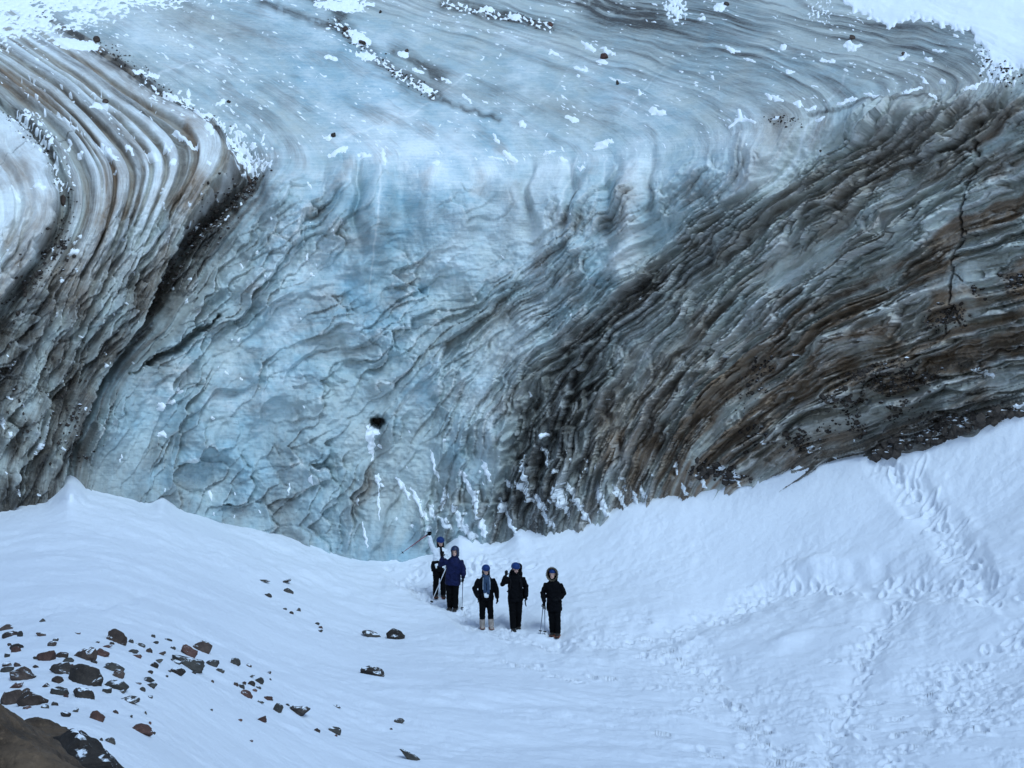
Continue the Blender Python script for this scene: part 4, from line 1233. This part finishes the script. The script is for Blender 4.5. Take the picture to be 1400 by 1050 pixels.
M_RED = plain_mat("red_pole", (.22, .03, .05), .35)
M_GREYP = plain_mat("grey_pole", (.16, .17, .20), .35)
M_WHITEP = plain_mat("white_pole", (.6, .6, .62), .35)
M_GLOVE = plain_mat("black_glove", (.005, .005, .006), .8, .12)
M_EYE = plain_mat("eye_dark", (.015, .01, .01), .2)
M_LIP = plain_mat("lip", (.28, .10, .09), .5)


def tube(bm, pts, seg=14, cap=True):
    """pts: (x, y, z, r) or (x, y, z, rx, ry); a closed limb along the points"""
    P = [Vector(p[:3]) for p in pts]
    rings = []
    prev_u = None
    for i, p in enumerate(P):
        t = (P[min(i + 1, len(P) - 1)] - P[max(i - 1, 0)]).normalized()
        ref = Vector((1, 0, 0)) if abs(t.x) < .8 else Vector((0, 1, 0))
        u = (ref - t * ref.dot(t)).normalized()
        if abs(t.x) >= .8: u, w = t.cross(u).normalized(), u
        w = t.cross(u).normalized()
        rx = pts[i][3]; ry = pts[i][4] if len(pts[i]) > 4 else rx
        rings.append([bm.verts.new(p + u * (rx * math.cos(2 * math.pi * k / seg)) + w * (ry * math.sin(2 * math.pi * k / seg))) for k in range(seg)])
    for a, b in zip(rings[:-1], rings[1:]):
        for k in range(seg): bm.faces.new((a[k], a[(k + 1) % seg], b[(k + 1) % seg], b[k]))
    if cap:
        for ring, pt, q in ((rings[0], P[0], P[1]), (rings[-1], P[-1], P[-2])):
            d = (pt - q).normalized() * min(pts[0 if ring is rings[0] else -1][3], .05) * .6
            c = bm.verts.new(pt + d)
            for k in range(seg): bm.faces.new((ring[k], ring[(k + 1) % seg], c))


def ball(bm, c, r, sub=3):
    m = Matrix.Translation(Vector(c)) @ Matrix.Diagonal((r[0], r[1], r[2], 1))
    bmesh.ops.create_icosphere(bm, subdivisions=sub, radius=1.0, matrix=m)


def fuse(name, bm, voxel, smooth=4, wrinkle=0.0, seed=0):
    """melt the overlapping volumes into one continuous skin"""
    bmesh.ops.recalc_face_normals(bm, faces=bm.faces[:])
    me = bpy.data.meshes.new(name); bm.to_mesh(me); bm.free()
    tmp = bpy.data.objects.new("tmp", me); COL.objects.link(tmp)
    r = tmp.modifiers.new("r", 'REMESH'); r.mode = 'VOXEL'; r.voxel_size = voxel; r.use_smooth_shade = True
    if smooth:
        s_ = tmp.modifiers.new("s", 'SMOOTH'); s_.iterations = smooth; s_.factor = .5
    dg = bpy.context.evaluated_depsgraph_get(); dg.update()
    out = bpy.data.meshes.new_from_object(tmp.evaluated_get(dg))
    out.name = name
    bpy.data.objects.remove(tmp); bpy.data.meshes.remove(me)
    if wrinkle:
        nn = [v.normal.copy() for v in out.vertices]
        for v, n in zip(out.vertices, nn):
            p = v.co
            v.co = p + n * wrinkle * (mnoise.noise(Vector((p.x * 9, p.y * 9, p.z * 16 + seed))) + .6 * mnoise.noise(Vector((p.x * 22 + seed, p.y * 22, p.z * 30))))
    for p in out.polygons: p.use_smooth = True
    return out


def lerp(a, b, t): return tuple(x + (y - x) * t for x, y in zip(a, b))


def arm_pts(sh, el, wr, r, puff=0.0):
    sh = (sh[0] * .93, sh[1], sh[2] - .035)
    return [(*lerp(sh, el, -.05), r[0] * .9), (*sh, r[0]), (*lerp(sh, el, .5), r[0] * .93 + puff), (*el, r[1]), (*lerp(el, wr, .5), r[1] * .95 + puff), (*wr, r[2])]


def hand_chains(wr, dirv, side, curl, R=.0095, palm=.020):
    """palm and five bent fingers of unequal length; dirv points along the hand, side towards the thumb"""
    d = Vector(dirv).normalized(); s = Vector(side); s = (s - d * s.dot(d)).normalized(); n = d.cross(s).normalized()
    w = Vector(wr)
    parts = []
    parts.append([(*(w), palm * 1.15), (*(w + d * .045), palm * 1.35, palm * .95), (*(w + d * .085), palm * 1.45, palm * .85)])
    for k, (off, L) in enumerate(((.030, .072), (.010, .082), (-.010, .076), (-.029, .060))):
        base = w + d * .075 + s * off
        a = curl; p = base; ch = [(*p, R)]
        dirs = d.copy()
        for j, f in enumerate((.45, .32, .23)):
            ang = a * (.6 + .5 * j) + .05 * k
            dd = d * math.cos(ang) + n * math.sin(ang) + s * (off * .8)
            p = p + dd.normalized() * (L * f); ch.append((*p, R * (1 - .1 * j)))
        parts.append(ch)
    tb = w + d * .030 + s * .026
    parts.append([(*tb, R * 1.2), (*(tb + d * .02 + s * .026 + n * .006), R * 1.15), (*(tb + d * .052 + s * .036 + n * .018 * (1 + curl)), R)])
    return parts


def build_person(px, py, scale, label, spec, yaw=0.0):
    base = ground_at(px, py)
    S_ = spec
    hx, hz = S_.get('head', (0, 1.60)); hy = S_.get('heady', -.03)
    # ---- body: one continuous figure
    bm = bmesh.new()
    lean = hx
    tube(bm, [(0, 0, .86, .13, .10), (lean * .2, 0, .98, .145, .105), (lean * .4, 0, 1.12, .125, .095), (lean * .65, 0, 1.28, .155, .11), (lean * .8, 0, 1.38, .14, .09), (lean * .9, -.005, 1.43, .07, .06)], 18)
    tube(bm, [(lean * .85, 0, 1.40, .055), (lean * .93, -.01, 1.48, .050), (hx, hy + .02, 1.54, .052)], 14)
    # head with skull, jaw, nose, brow, ears
    ball(bm, (hx, hy + .01, hz + .03), (.074, .092, .098))
    ball(bm, (hx, hy - .035, hz - .045), (.052, .052, .060))
    tube(bm, [(hx, hy - .085, hz + .022, .008), (hx, hy - .103, hz - .012, .014), (hx, hy - .088, hz - .022, .014)], 8)
    ball(bm, (hx, hy - .074, hz + .028), (.050, .014, .010), 2)
    ball(bm, (hx, hy - .079, hz - .052), (.022, .010, .008), 2); ball(bm, (hx, hy - .072, hz - .085), (.020, .014, .014), 2)
    for sx in (-1, 1):
        ball(bm, (hx + sx * .076, hy + .015, hz + .0), (.010, .022, .032), 2)
    for key in ('L', 'R'):
        sh, el, wr = S_['arm' + key]
        tube(bm, arm_pts(sh, el, wr, (.050, .040, .028)), 12)
        for ch in hand_chains(wr, S_['hand' + key][0], S_['hand' + key][1], S_['hand' + key][2], .008, .017): tube(bm, ch, 8)
        hp, kn, an = S_['leg' + key]
        tube(bm, [(*hp, .085), (*lerp(hp, kn, .4), .078), (*kn, .055), (*lerp(kn, an, .35), .056), (*an, .036)], 14)
        tube(bm, [(an[0], an[1] + .05, .05, .034), (an[0], an[1] - .02, .05, .040), (an[0], an[1] - .13, .035, .034), (an[0], an[1] - .17, .03, .024)], 12)
    body = link("person", fuse("person_body", bm, .0065, 3), M_SKIN)
    body.location = base + Vector((0, 0, -.03)); body.scale = (scale,) * 3; body.rotation_euler = (0, 0, yaw)
    tag(body, label, 'person', 'hikers posing below the ice wall')

    def part(name, me, mat, parent=body, lab=None):
        o = link(name, me, mat, parent)
        if lab: o['label'] = lab
        return o

    # ---- face details
    for sx in (-1, 1):
        b = bmesh.new(); ball(b, (hx + sx * .030, hy - .076, hz + .010), (.011, .008, .007), 2)
        me = bpy.data.meshes.new("eye"); b.to_mesh(me); b.free(); part("eye", me, M_EYE)
    b = bmesh.new(); ball(b, (hx, hy - .087, hz - .052), (.021, .006, .006), 2)
    me = bpy.data.meshes.new("mouth"); b.to_mesh(me); b.free(); part("mouth", me, M_LIP)

    # ---- trousers
    b = bmesh.new()
    hemz = S_.get('trouser_hem', .09)
    for key in ('L', 'R'):
        hp, kn, an = S_['leg' + key]
        end = lerp(an, kn, max(0, (hemz - an[2]) / (kn[2] - an[2])))
        wd = S_.get('trouser_w', 1.0)
        tube(b, [(*lerp(hp, kn, -.12), .112 * wd), (*lerp(hp, kn, .3), .110 * wd), (*lerp(hp, kn, .65), .094 * wd), (*kn, .083 * wd), (*lerp(kn, an, .4), .082 * wd), (*end, .078 * wd)], 16)
    tube(b, [(0, 0, .78, .16, .125), (0, 0, .90, .172, .13), (lean * .3, 0, 1.03, .15, .115)], 18)
    part("trousers", fuse("trousers", b, .012, 5, .010, px), S_.get('trousers', M_TROUS))
    # ---- jacket
    b = bmesh.new()
    jw = S_.get('jacket_w', 1.0); hem = S_.get('hem', .80)
    tube(b, [(lean * .05, 0, hem, .200 * jw, .150), (lean * .1, 0, hem + .06, .205 * jw, .155), (lean * .3, 0, 1.00, .190 * jw, .145), (lean * .5, 0, 1.18, .200 * jw, .150),
             (lean * .7, 0, 1.31, .200 * jw, .145), (lean * .8, 0, 1.385, .165 * jw, .115), (lean * .86, 0, 1.435, .115 * jw, .095), (lean * .9, -.005, 1.475, .085, .080), (lean * .92, -.01, 1.50, .078, .078)], 22)
    for key in ('L', 'R'):
        sh, el, wr = S_['arm' + key]
        tube(b, arm_pts(sh, el, wr, (.082 * S_.get('sleeve', 1), .070 * S_.get('sleeve', 1), .050)), 14)
    jk = part("jacket", fuse("jacket", b, .011, 5, .012, px * 1.7), S_['jacket'])
    # collar, zip and pockets belong to the jacket
    b = bmesh.new()
    tube(b, [(lean * .88, -.01, 1.46, .088, .082), (lean * .95, -.012, 1.53, .080, .078)], 18)
    part("collar", fuse("collar", b, .010, 2, .004), S_.get('collar', S_['jacket']), jk)
    for sx in (-1, 1):
        b = bmesh.new(); bmesh.ops.create_cube(b, size=1, matrix=Matrix.Translation((sx * .105 + lean * .2, -.150, .95)) @ Matrix.Rotation(sx * .25, 4, 'Y') @ Matrix.Diagonal((.09, .016, .13, 1)))
        bmesh.ops.bevel(b, geom=b.edges[:], offset=.006, segments=2, affect='EDGES')
        me = bpy.data.meshes.new("pocket"); b.to_mesh(me); b.free(); part("pocket", me, S_['jacket'], jk)
    # ---- gloves
    for key in ('L', 'R'):
        sh, el, wr = S_['arm' + key]
        b = bmesh.new()
        for ch in hand_chains(wr, S_['hand' + key][0], S_['hand' + key][1], S_['hand' + key][2], .0125, .023): tube(b, ch, 10)
        back = lerp(wr, el, .22)
        tube(b, [(*back, .056), (*lerp(wr, el, .1), .052), (*wr, .040)], 12)
        part("glove", fuse("glove", b, .006, 2), S_.get('glove', M_GLOVE))
    # ---- boots with gaiters and crampons
    for key in ('L', 'R'):
        hp, kn, an = S_['leg' + key]
        b = bmesh.new()
        top = S_.get('boot_top', .20)
        tp = lerp(an, kn, max(0, (top - an[2]) / (kn[2] - an[2])))
        tube(b, [(*tp, S_.get('boot_r', .060)), (an[0], an[1], .12, S_.get('boot_r', .060)), (an[0], an[1] + .01, .05, .062)], 16)
        tube(b, [(an[0], an[1] + .075, .055, .048, .05), (an[0], an[1] + .02, .06, .056, .055), (an[0], an[1] - .09, .055, .056, .048), (an[0], an[1] - .17, .045, .050, .036), (an[0], an[1] - .20, .04, .034, .026)], 16)
        bo = part("boot", fuse("boot", b, .009, 4, .003), S_.get('boots', M_BOOT))
        b = bmesh.new()
        tube(b, [(an[0], an[1] + .085, .012, .046, .014), (an[0], an[1], .012, .052, .014), (an[0], an[1] - .12, .012, .058, .014), (an[0], an[1] - .21, .012, .034, .012)], 16)
        part("sole", fuse("sole", b, .008, 1), M_BOOT, bo)
        if S_.get('crampon', True):
            b = bmesh.new()
            for yy in (.05, -.03, -.10, -.16):
                for sx in (-1, 1):
                    bmesh.ops.create_cone(b, cap_ends=True, segments=6, radius1=.008, radius2=.002, depth=.04, matrix=Matrix.Translation((an[0] + sx * .045, an[1] + yy, .002)) @ Matrix.Rotation(math.pi, 4, 'X'))
                bmesh.ops.create_cube(b, size=1, matrix=Matrix.Translation((an[0], an[1] + yy, .03)) @ Matrix.Diagonal((.128, .018, .022, 1)))
            tube(b, [(an[0] - .06, an[1] + .06, .045, .008), (an[0] - .066, an[1] - .10, .045, .008), (an[0] - .02, an[1] - .215, .045, .008), (an[0] + .02, an[1] - .215, .045, .008), (an[0] + .066, an[1] - .10, .045, .008), (an[0] + .06, an[1] + .06, .045, .008)], 8)
            me = bpy.data.meshes.new("crampon"); b.to_mesh(me); b.free(); part("crampon", me, S_.get('crampon_mat', M_ORANGE), bo)
    # ---- head wear
    if S_.get('helmet'):
        b = bmesh.new()
        bmesh.ops.create_uvsphere(b, u_segments=28, v_segments=18, radius=1, matrix=Matrix.Translation((hx, hy + .012, hz + .058)) @ Matrix.Rotation(.12, 4, 'X') @ Matrix.Diagonal((.108, .128, .112, 1)))
        bmesh.ops.bisect_plane(b, geom=b.verts[:] + b.edges[:] + b.faces[:], plane_co=(hx, hy, hz + .060), plane_no=(0, .35, -1), clear_outer=True)
        me = bpy.data.meshes.new("helmet"); b.to_mesh(me); b.free()
        for p in me.polygons: p.use_smooth = True
        hm = part("helmet", me, S_['helmet'])
        md = hm.modifiers.new("thick", 'SOLIDIFY'); md.thickness = .010; md.offset = 1
        b = bmesh.new()
        n = 24
        tube(b, [(hx + .112 * math.cos(a), hy + .012 + .130 * math.sin(a), hz + .066 - .042 * math.sin(a) - .004, .008) for a in [2 * math.pi * k / n for k in range(n + 1)]], 8)
        me = bpy.data.meshes.new("helmet_rim"); b.to_mesh(me); b.free(); part("helmet_rim", me, S_['helmet'], hm)
        b = bmesh.new()
        for sx in (-1, 1):
            tube(b, [(hx + sx * .092, hy - .005, hz + .03, .004), (hx + sx * .074, hy - .045, hz - .05, .004), (hx + sx * .02, hy - .065, hz - .106, .004)], 8)
        me = bpy.data.meshes.new("chin_strap"); b.to_mesh(me); b.free(); part("chin_strap", me, M_BLACK, hm)
        b = bmesh.new()
        for sx in (-1, 0, 1):
            tube(b, [(hx + sx * .05, hy - .07 + .0, hz + .135 - abs(sx) * .02, .010, .006), (hx + sx * .055, hy + .02, hz + .160 - abs(sx) * .02, .010, .006), (hx + sx * .05, hy + .10, hz + .125 - abs(sx) * .02, .010, .006)], 8)
        me = bpy.data.meshes.new("shell_rib"); b.to_mesh(me); b.free(); part("shell_rib", me, S_['helmet'], hm)
    if S_.get('hair'):
        b = bmesh.new()
        for sx in (-1, 1):
            tube(b, [(hx + sx * .075, hy + .03, hz + .05, .026), (hx + sx * .088, hy + .02, hz - .05, .028), (hx + sx * .085, hy - .02, hz - .13, .022)], 10)
        ball(b, (hx, hy + .045, hz + .02), (.088, .075, .095))
        part("hair", fuse("hair", b, .010, 2, .006), M_BOOT)
    if S_.get('balaclava'):
        b = bmesh.new()
        tube(b, [(hx, hy + .02, hz - .13, .085, .085), (hx, hy - .0, hz - .075, .078, .085), (hx, hy + .02, hz - .03, .084, .080)], 16)
        part("neck_gaiter", fuse("neck_gaiter", b, .010, 3, .005), S_['balaclava'])
    if S_.get('beanie'):
        b = bmesh.new(); ball(b, (hx, hy + .02, hz + .045), (.104, .118, .115)); tube(b, [(hx, hy + .03, hz - .11, .098, .085), (hx, hy + .04, hz, .102, .09)], 16)
        me = fuse("hat", b, .010, 3, .004)
        b = bmesh.new(); b.from_mesh(me)
        # face opening
        kill = [v for v in b.verts if v.co.y < hy - .035 and v.co.z < hz + .055 and abs(v.co.x - hx) < .062]
        bmesh.ops.delete(b, geom=kill, context='VERTS'); b.to_mesh(me); b.free()
        hat = part("hat", me, S_['beanie']); md = hat.modifiers.new("thick", 'SOLIDIFY'); md.thickness = .012; md.offset = 1
    if S_.get('furhood'):
        b = bmesh.new()
        ball(b, (hx, hy + .05, hz + .02), (.135, .125, .150)); tube(b, [(hx * .9, hy + .05, hz - .16, .12, .10), (hx, hy + .05, hz - .05, .13, .11)], 16)
        me = fuse("hood", b, .012, 4, .006)
        b = bmesh.new(); b.from_mesh(me)
        kill = [v for v in b.verts if v.co.y < hy - .025 and v.co.z > hz - .12]
        bmesh.ops.delete(b, geom=kill, context='VERTS'); b.to_mesh(me); b.free()
        hd = part("hood", me, M_BLACK, jk); md = hd.modifiers.new("thick", 'SOLIDIFY'); md.thickness = .012
        rf = random.Random(9)
        b = bmesh.new()
        for k in range(2600):
            a = rf.uniform(0, 2 * math.pi)
            c = Vector((hx + .122 * math.cos(a), hy - .045 + rf.uniform(-.03, .03), hz + .02 + .145 * math.sin(a)))
            out = Vector((math.cos(a), rf.uniform(-1.2, .3), math.sin(a))) + Vector((rf.gauss(0, .35), rf.gauss(0, .2), rf.gauss(0, .35)))
            tip = c + out.normalized() * rf.uniform(.025, .062)
            sd_ = out.cross(Vector((rf.gauss(0, 1), rf.gauss(0, 1), rf.gauss(0, 1)))).normalized() * .0045
            b.faces.new((b.verts.new(c - sd_), b.verts.new(c + sd_), b.verts.new(tip)))
        me = bpy.data.meshes.new("fur_trim"); b.to_mesh(me); b.free(); part("fur_trim", me, M_FUR, hd)
        b = bmesh.new(); tube(b, [(hx, hy + .005, hz + .055, .094, .105), (hx, hy + .005, hz + .10, .088, .10), (hx, hy + .01, hz + .135, .06, .07)], 20)
        part("headband", fuse("headband", b, .008, 2), M_BLUEH)
    if S_.get('scarf'):
        b = bmesh.new()
        tube(b, [(hx * .9 + .09 * math.cos(a), -.02 + .09 * math.sin(a), 1.475 + .015 * math.sin(a * 2), .032) for a in [2 * math.pi * k / 14 for k in range(15)]], 10)
        for sx, L in ((-1, .42), (1, .46)):
            tube(b, [(sx * .03, -.115, 1.46, .034, .02), (sx * .045, -.160, 1.33, .044, .018), (sx * .05, -.175, 1.18, .046, .016), (sx * .045, -.172, 1.46 - L, .046, .014)], 12)
        sc_ = part("scarf", fuse("scarf", b, .009, 2, .006), M_SCARF)
        b = bmesh.new()
        for sx in (-1, 1):
            tube(b, [(sx * .085, -.135, 1.44, .014, .010), (sx * .095, -.172, 1.30, .014, .008), (sx * .095, -.180, 1.12, .014, .008)], 8)
        me = bpy.data.meshes.new("scarf_stripe"); b.to_mesh(me); b.free(); part("scarf_stripe", me, M_SCARF2, sc_)
        b = bmesh.new(); tube(b, [(0, -.118, 1.02, .082, .05), (0, -.125, .95, .082, .05), (0, -.120, .90, .078, .05)], 14)
        part("sweater_hem", fuse("sweater_hem", b, .010, 2, .004), M_WHITE)
    if S_.get('vest'):
        b = bmesh.new()
        tube(b, [(-.03, 0, .78, .20, .155), (-.03, 0, .90, .215, .165), (-.02, 0, 1.04, .205, .160), (-.03, 0, 1.10, .17, .14)], 20)
        part("tied_jacket", fuse("tied_jacket", b, .012, 3, .014, 4), M_BLACK)
        b = bmesh.new(); tube(b, [(.02, -.14, 1.50, .03, .02), (.03, -.165, 1.36, .035, .016), (.03, -.165, 1.22, .03, .014)], 10)
        part("scarf", fuse("scarf", b, .009, 2, .004), M_BLACK)
    return body


def world_pt(body, p):
    return body.location + Matrix.Rotation(body.rotation_euler[2], 3, 'Z') @ (Vector(p) * body.scale[0])


def pole(a, b, mat, label, tipmat=M_STEEL):
    """trekking pole from grip a to tip b"""
    a = Vector(a); b = Vector(b)
    o = bpy.data.objects.new("trekking_pole", None); COL.objects.link(o); o.location = b; o.empty_display_size = .1
    tag(o, label, 'trekking pole', 'trekking poles of the hikers')
    d = a - b; L = d.length; q = d.to_track_quat('Z', 'Y').to_matrix().to_4x4()

    def mk(name, fn, m, par=o):
        bm = bmesh.new(); fn(bm); bm.transform(q)
        me = bpy.data.meshes.new(name); bm.to_mesh(me); bm.free()
        for p in me.polygons: p.use_smooth = True
        return link(name, me, m, par)
    mk("shaft", lambda bm: tube(bm, [(0, 0, .06, .007), (0, 0, L * .33, .009), (0, 0, L * .345, .0105), (0, 0, L * .66, .0115), (0, 0, L * .675, .013), (0, 0, L - .10, .013)], 10), mat)
    mk("grip", lambda bm: tube(bm, [(0, 0, L - .14, .016), (0, 0, L - .07, .019), (0, 0, L - .02, .018), (0, 0, L + .03, .021)], 12), M_BLACK)
    bk = mk("basket", lambda bm: tube(bm, [(0, 0, .075, .012), (0, 0, .082, .045), (0, 0, .09, .045), (0, 0, .10, .012)], 14), M_BLACK)
    mk("tip", lambda bm: tube(bm, [(0, 0, -.03, .003), (0, 0, .03, .006), (0, 0, .07, .008)], 8), tipmat, bk)
    mk("wrist_strap", lambda bm: tube(bm, [(.0, -.015, L, .006), (.03, -.03, L - .09, .006), (.035, -.02, L - .17, .006), (.01, -.018, L - .12, .006)], 6), M_BLACK)
    return o


LEGS = lambda w=.10, st=0.0: {'legL': ((-.085, 0, .88), (-w, -.02, .48), (-w * 1.05, st, .07)), 'legR': ((.085, 0, .88), (w, -.02, .48), (w * 1.05, -st, .07))}

p1 = build_person(600.5, 816, .985, 'person in a white jacket raising a red pole behind the others', dict(
    head=(.03, 1.585), jacket=M_WHITE, helmet=M_BLUEH, hair=True, vest=True, hem=.84, collar=M_BLACK, boots=M_BOOT,
    armL=((-.165, 0, 1.39), (-.25, -.03, 1.60), (-.29, -.06, 1.80)), handL=((-.1, -.1, 1), (1, 0, 0), 1.2),
    armR=((.185, 0, 1.39), (.27, .02, 1.12), (.23, -.18, .98)), handR=((-.2, -1, -.1), (0, 0, 1), 1.2), **LEGS(.10, .05)), yaw=.22)
p2 = build_person(617.5, 834, 1.02, 'person in a navy jacket and dark hat waving beside the white jacketed hiker', dict(
    head=(.07, 1.60), jacket=M_NAVY, beanie=M_DKNAVY, hem=.72, jacket_w=1.06, sleeve=1.08, crampon_mat=M_STEEL,
    armL=((-.17, 0, 1.39), (-.30, -.10, 1.25), (-.24, -.16, 1.48)), handL=((.05, -.05, 1), (1, 0, 0), .25),
    armR=((.225, 0, 1.38), (.30, .01, 1.13), (.30, -.06, .92)), handR=((.0, -.35, -1), (0, -1, .3), 1.2), **LEGS(.085, .06)), yaw=-.18)
p3 = build_person(663.5, 858, .945, 'person in an open black jacket with blue scarf and pale boots, third from left', dict(
    head=(.0, 1.60), jacket=M_BLACK, helmet=M_BLUEH, hair=True, scarf=True, hem=.80, jacket_w=1.08, boots=M_BEIGE, boot_top=.30, boot_r=.078, trouser_hem=.28, sleeve=1.05,
    crampon_mat=M_ORANGE,
    armL=((-.195, 0, 1.38), (-.31, .03, 1.10), (-.23, -.11, .90)), handL=((.3, -.3, -1), (0, -1, 0), .6),
    armR=((.195, 0, 1.38), (.285, .02, 1.10), (.31, -.05, .84)), handR=((.02, -.1, -1), (0, -1, 0), .5), legL=((-.085, 0, .88), (-.10, -.04, .48), (-.10, .02, .07)), legR=((.085, 0, .88), (.12, -.06, .48), (.14, -.06, .07))), yaw=.12)
p4 = build_person(704, 861, 1.0, 'person in black with blue helmet and backpack waving, second from right', dict(
    head=(.0, 1.60), jacket=M_BLACK, helmet=M_BLUEH, balaclava=M_BLACK, hem=.78, crampon_mat=M_STEEL,
    armL=((-.19, 0, 1.38), (-.36, -.08, 1.24), (-.30, -.16, 1.46)), handL=((.15, -.1, 1), (1, 0, .2), .35),
    armR=((.195, 0, 1.38), (.29, .05, 1.12), (.26, -.10, .90)), handR=((-.1, -.5, -1), (0, -1, .3), .8), **LEGS(.085, -.10)), yaw=.26)
p5 = build_person(757.5, 868, .98, 'person in a black parka with fur trimmed hood, rightmost of the five hikers', dict(
    head=(-.05, 1.60), jacket=M_BLACK, furhood=True, hem=.66, jacket_w=1.0, sleeve=1.0, crampon_mat=M_ORANGE,
    armL=((-.22, 0, 1.37), (-.31, .02, 1.10), (-.24, -.16, .90)), handL=((0, -.5, -1), (0, -1, .3), 1.2),
    armR=((.15, 0, 1.37), (.24, .03, 1.10), (.12, -.14, .98)), handR=((-.9, -.3, -.1), (0, 0, 1), .6),
    legL=((-.09, 0, .88), (-.07, -.02, .48), (-.05, .02, .07)), legR=((.08, 0, .88), (.08, -.02, .48), (.10, -.06, .07))), yaw=-.22)

# backpack on the waving hiker
bp = bpy.data.objects.new("backpack", None); COL.objects.link(bp); bp.location = world_pt(p4, (.05, .16, 1.0)); bp.rotation_euler = (0, 0, .15); bp.empty_display_size = .1
tag(bp, 'black backpack on the back of the waving hiker in black', 'backpack')
b = bmesh.new(); tube(b, [(0, .06, -.06, .14, .10), (0, .07, .06, .185, .13), (0, .07, .28, .19, .13), (.02, .06, .48, .17, .12), (.05, .04, .60, .11, .09)], 18)
link("sack", fuse("sack", b, .012, 4, .010), M_BLACK, bp)
b = bmesh.new(); tube(b, [(.07, .02, .58, .10, .09), (.09, .01, .66, .09, .085), (.09, .02, .70, .05, .05)], 14)
link("top_lid", fuse("top_lid", b, .012, 3, .006), M_BLACK, bp)
for sx in (-1, 1):
    b = bmesh.new(); tube(b, [(sx * .11 - .05, .0, .43, .022, .012), (sx * .13 - .05, -.16, .42, .022, .012), (sx * .13 - .05, -.325, .30, .022, .012), (sx * .15 - .05, -.31, .12, .022, .012), (sx * .19 - .05, -.16, .02, .02, .012), (sx * .16 - .05, .0, .0, .02, .012)], 8)
    me = bpy.data.meshes.new("shoulder_strap"); b.to_mesh(me); b.free(); link("shoulder_strap", me, M_GLOVE, bp)
b = bmesh.new(); tube(b, [(.20, .02, .10, .012), (.235, -.02, -.06, .012), (.245, -.03, -.22, .012), (.25, -.03, -.34, .016), (.27, -.03, -.40, .012)], 8)
tube(b, [(.18, .02, .05, .03), (.20, .0, -.10, .045), (.20, -.01, -.20, .035)], 10)
me = bpy.data.meshes.new("hanging_strap"); b.to_mesh(me); b.free(); link("hanging_strap", me, M_BLACK, bp)


def snow_under(px, py):
    return ground_at(px, py)


h = world_pt(p1, (-.30, -.08, 1.87)); k1 = h.y / FOC
pole(h + Vector((.03, 0, .03)), h + Vector((-.80, -.25, -.54)), M_RED, 'dark red pole held up high by the hiker in the white jacket')
h = world_pt(p1, (.20, -.27, .97))
pole(h + Vector((0, 0, .06)), snow_under(588.5, 826) , M_WHITEP, 'pale pole planted slanting in the snow in front of the white jacketed hiker')
h = world_pt(p2, (.30, -.09, .86))
pole(h + Vector((0, -.01, .08)), snow_under(630.5, 835), M_GREYP, 'straight grey pole planted upright beside the hiker in navy')
h = world_pt(p5, (-.24, -.20, .82))
pole(h + Vector((-.01, 0, .07)), snow_under(737.5, 867), M_GREYP, 'thin grey pole of the hood wearer slanting furthest out')
pole(h + Vector((.02, -.02, .07)), snow_under(744.5, 868), M_GREYP, 'thin grey pole of the hood wearer standing closer to the boots')
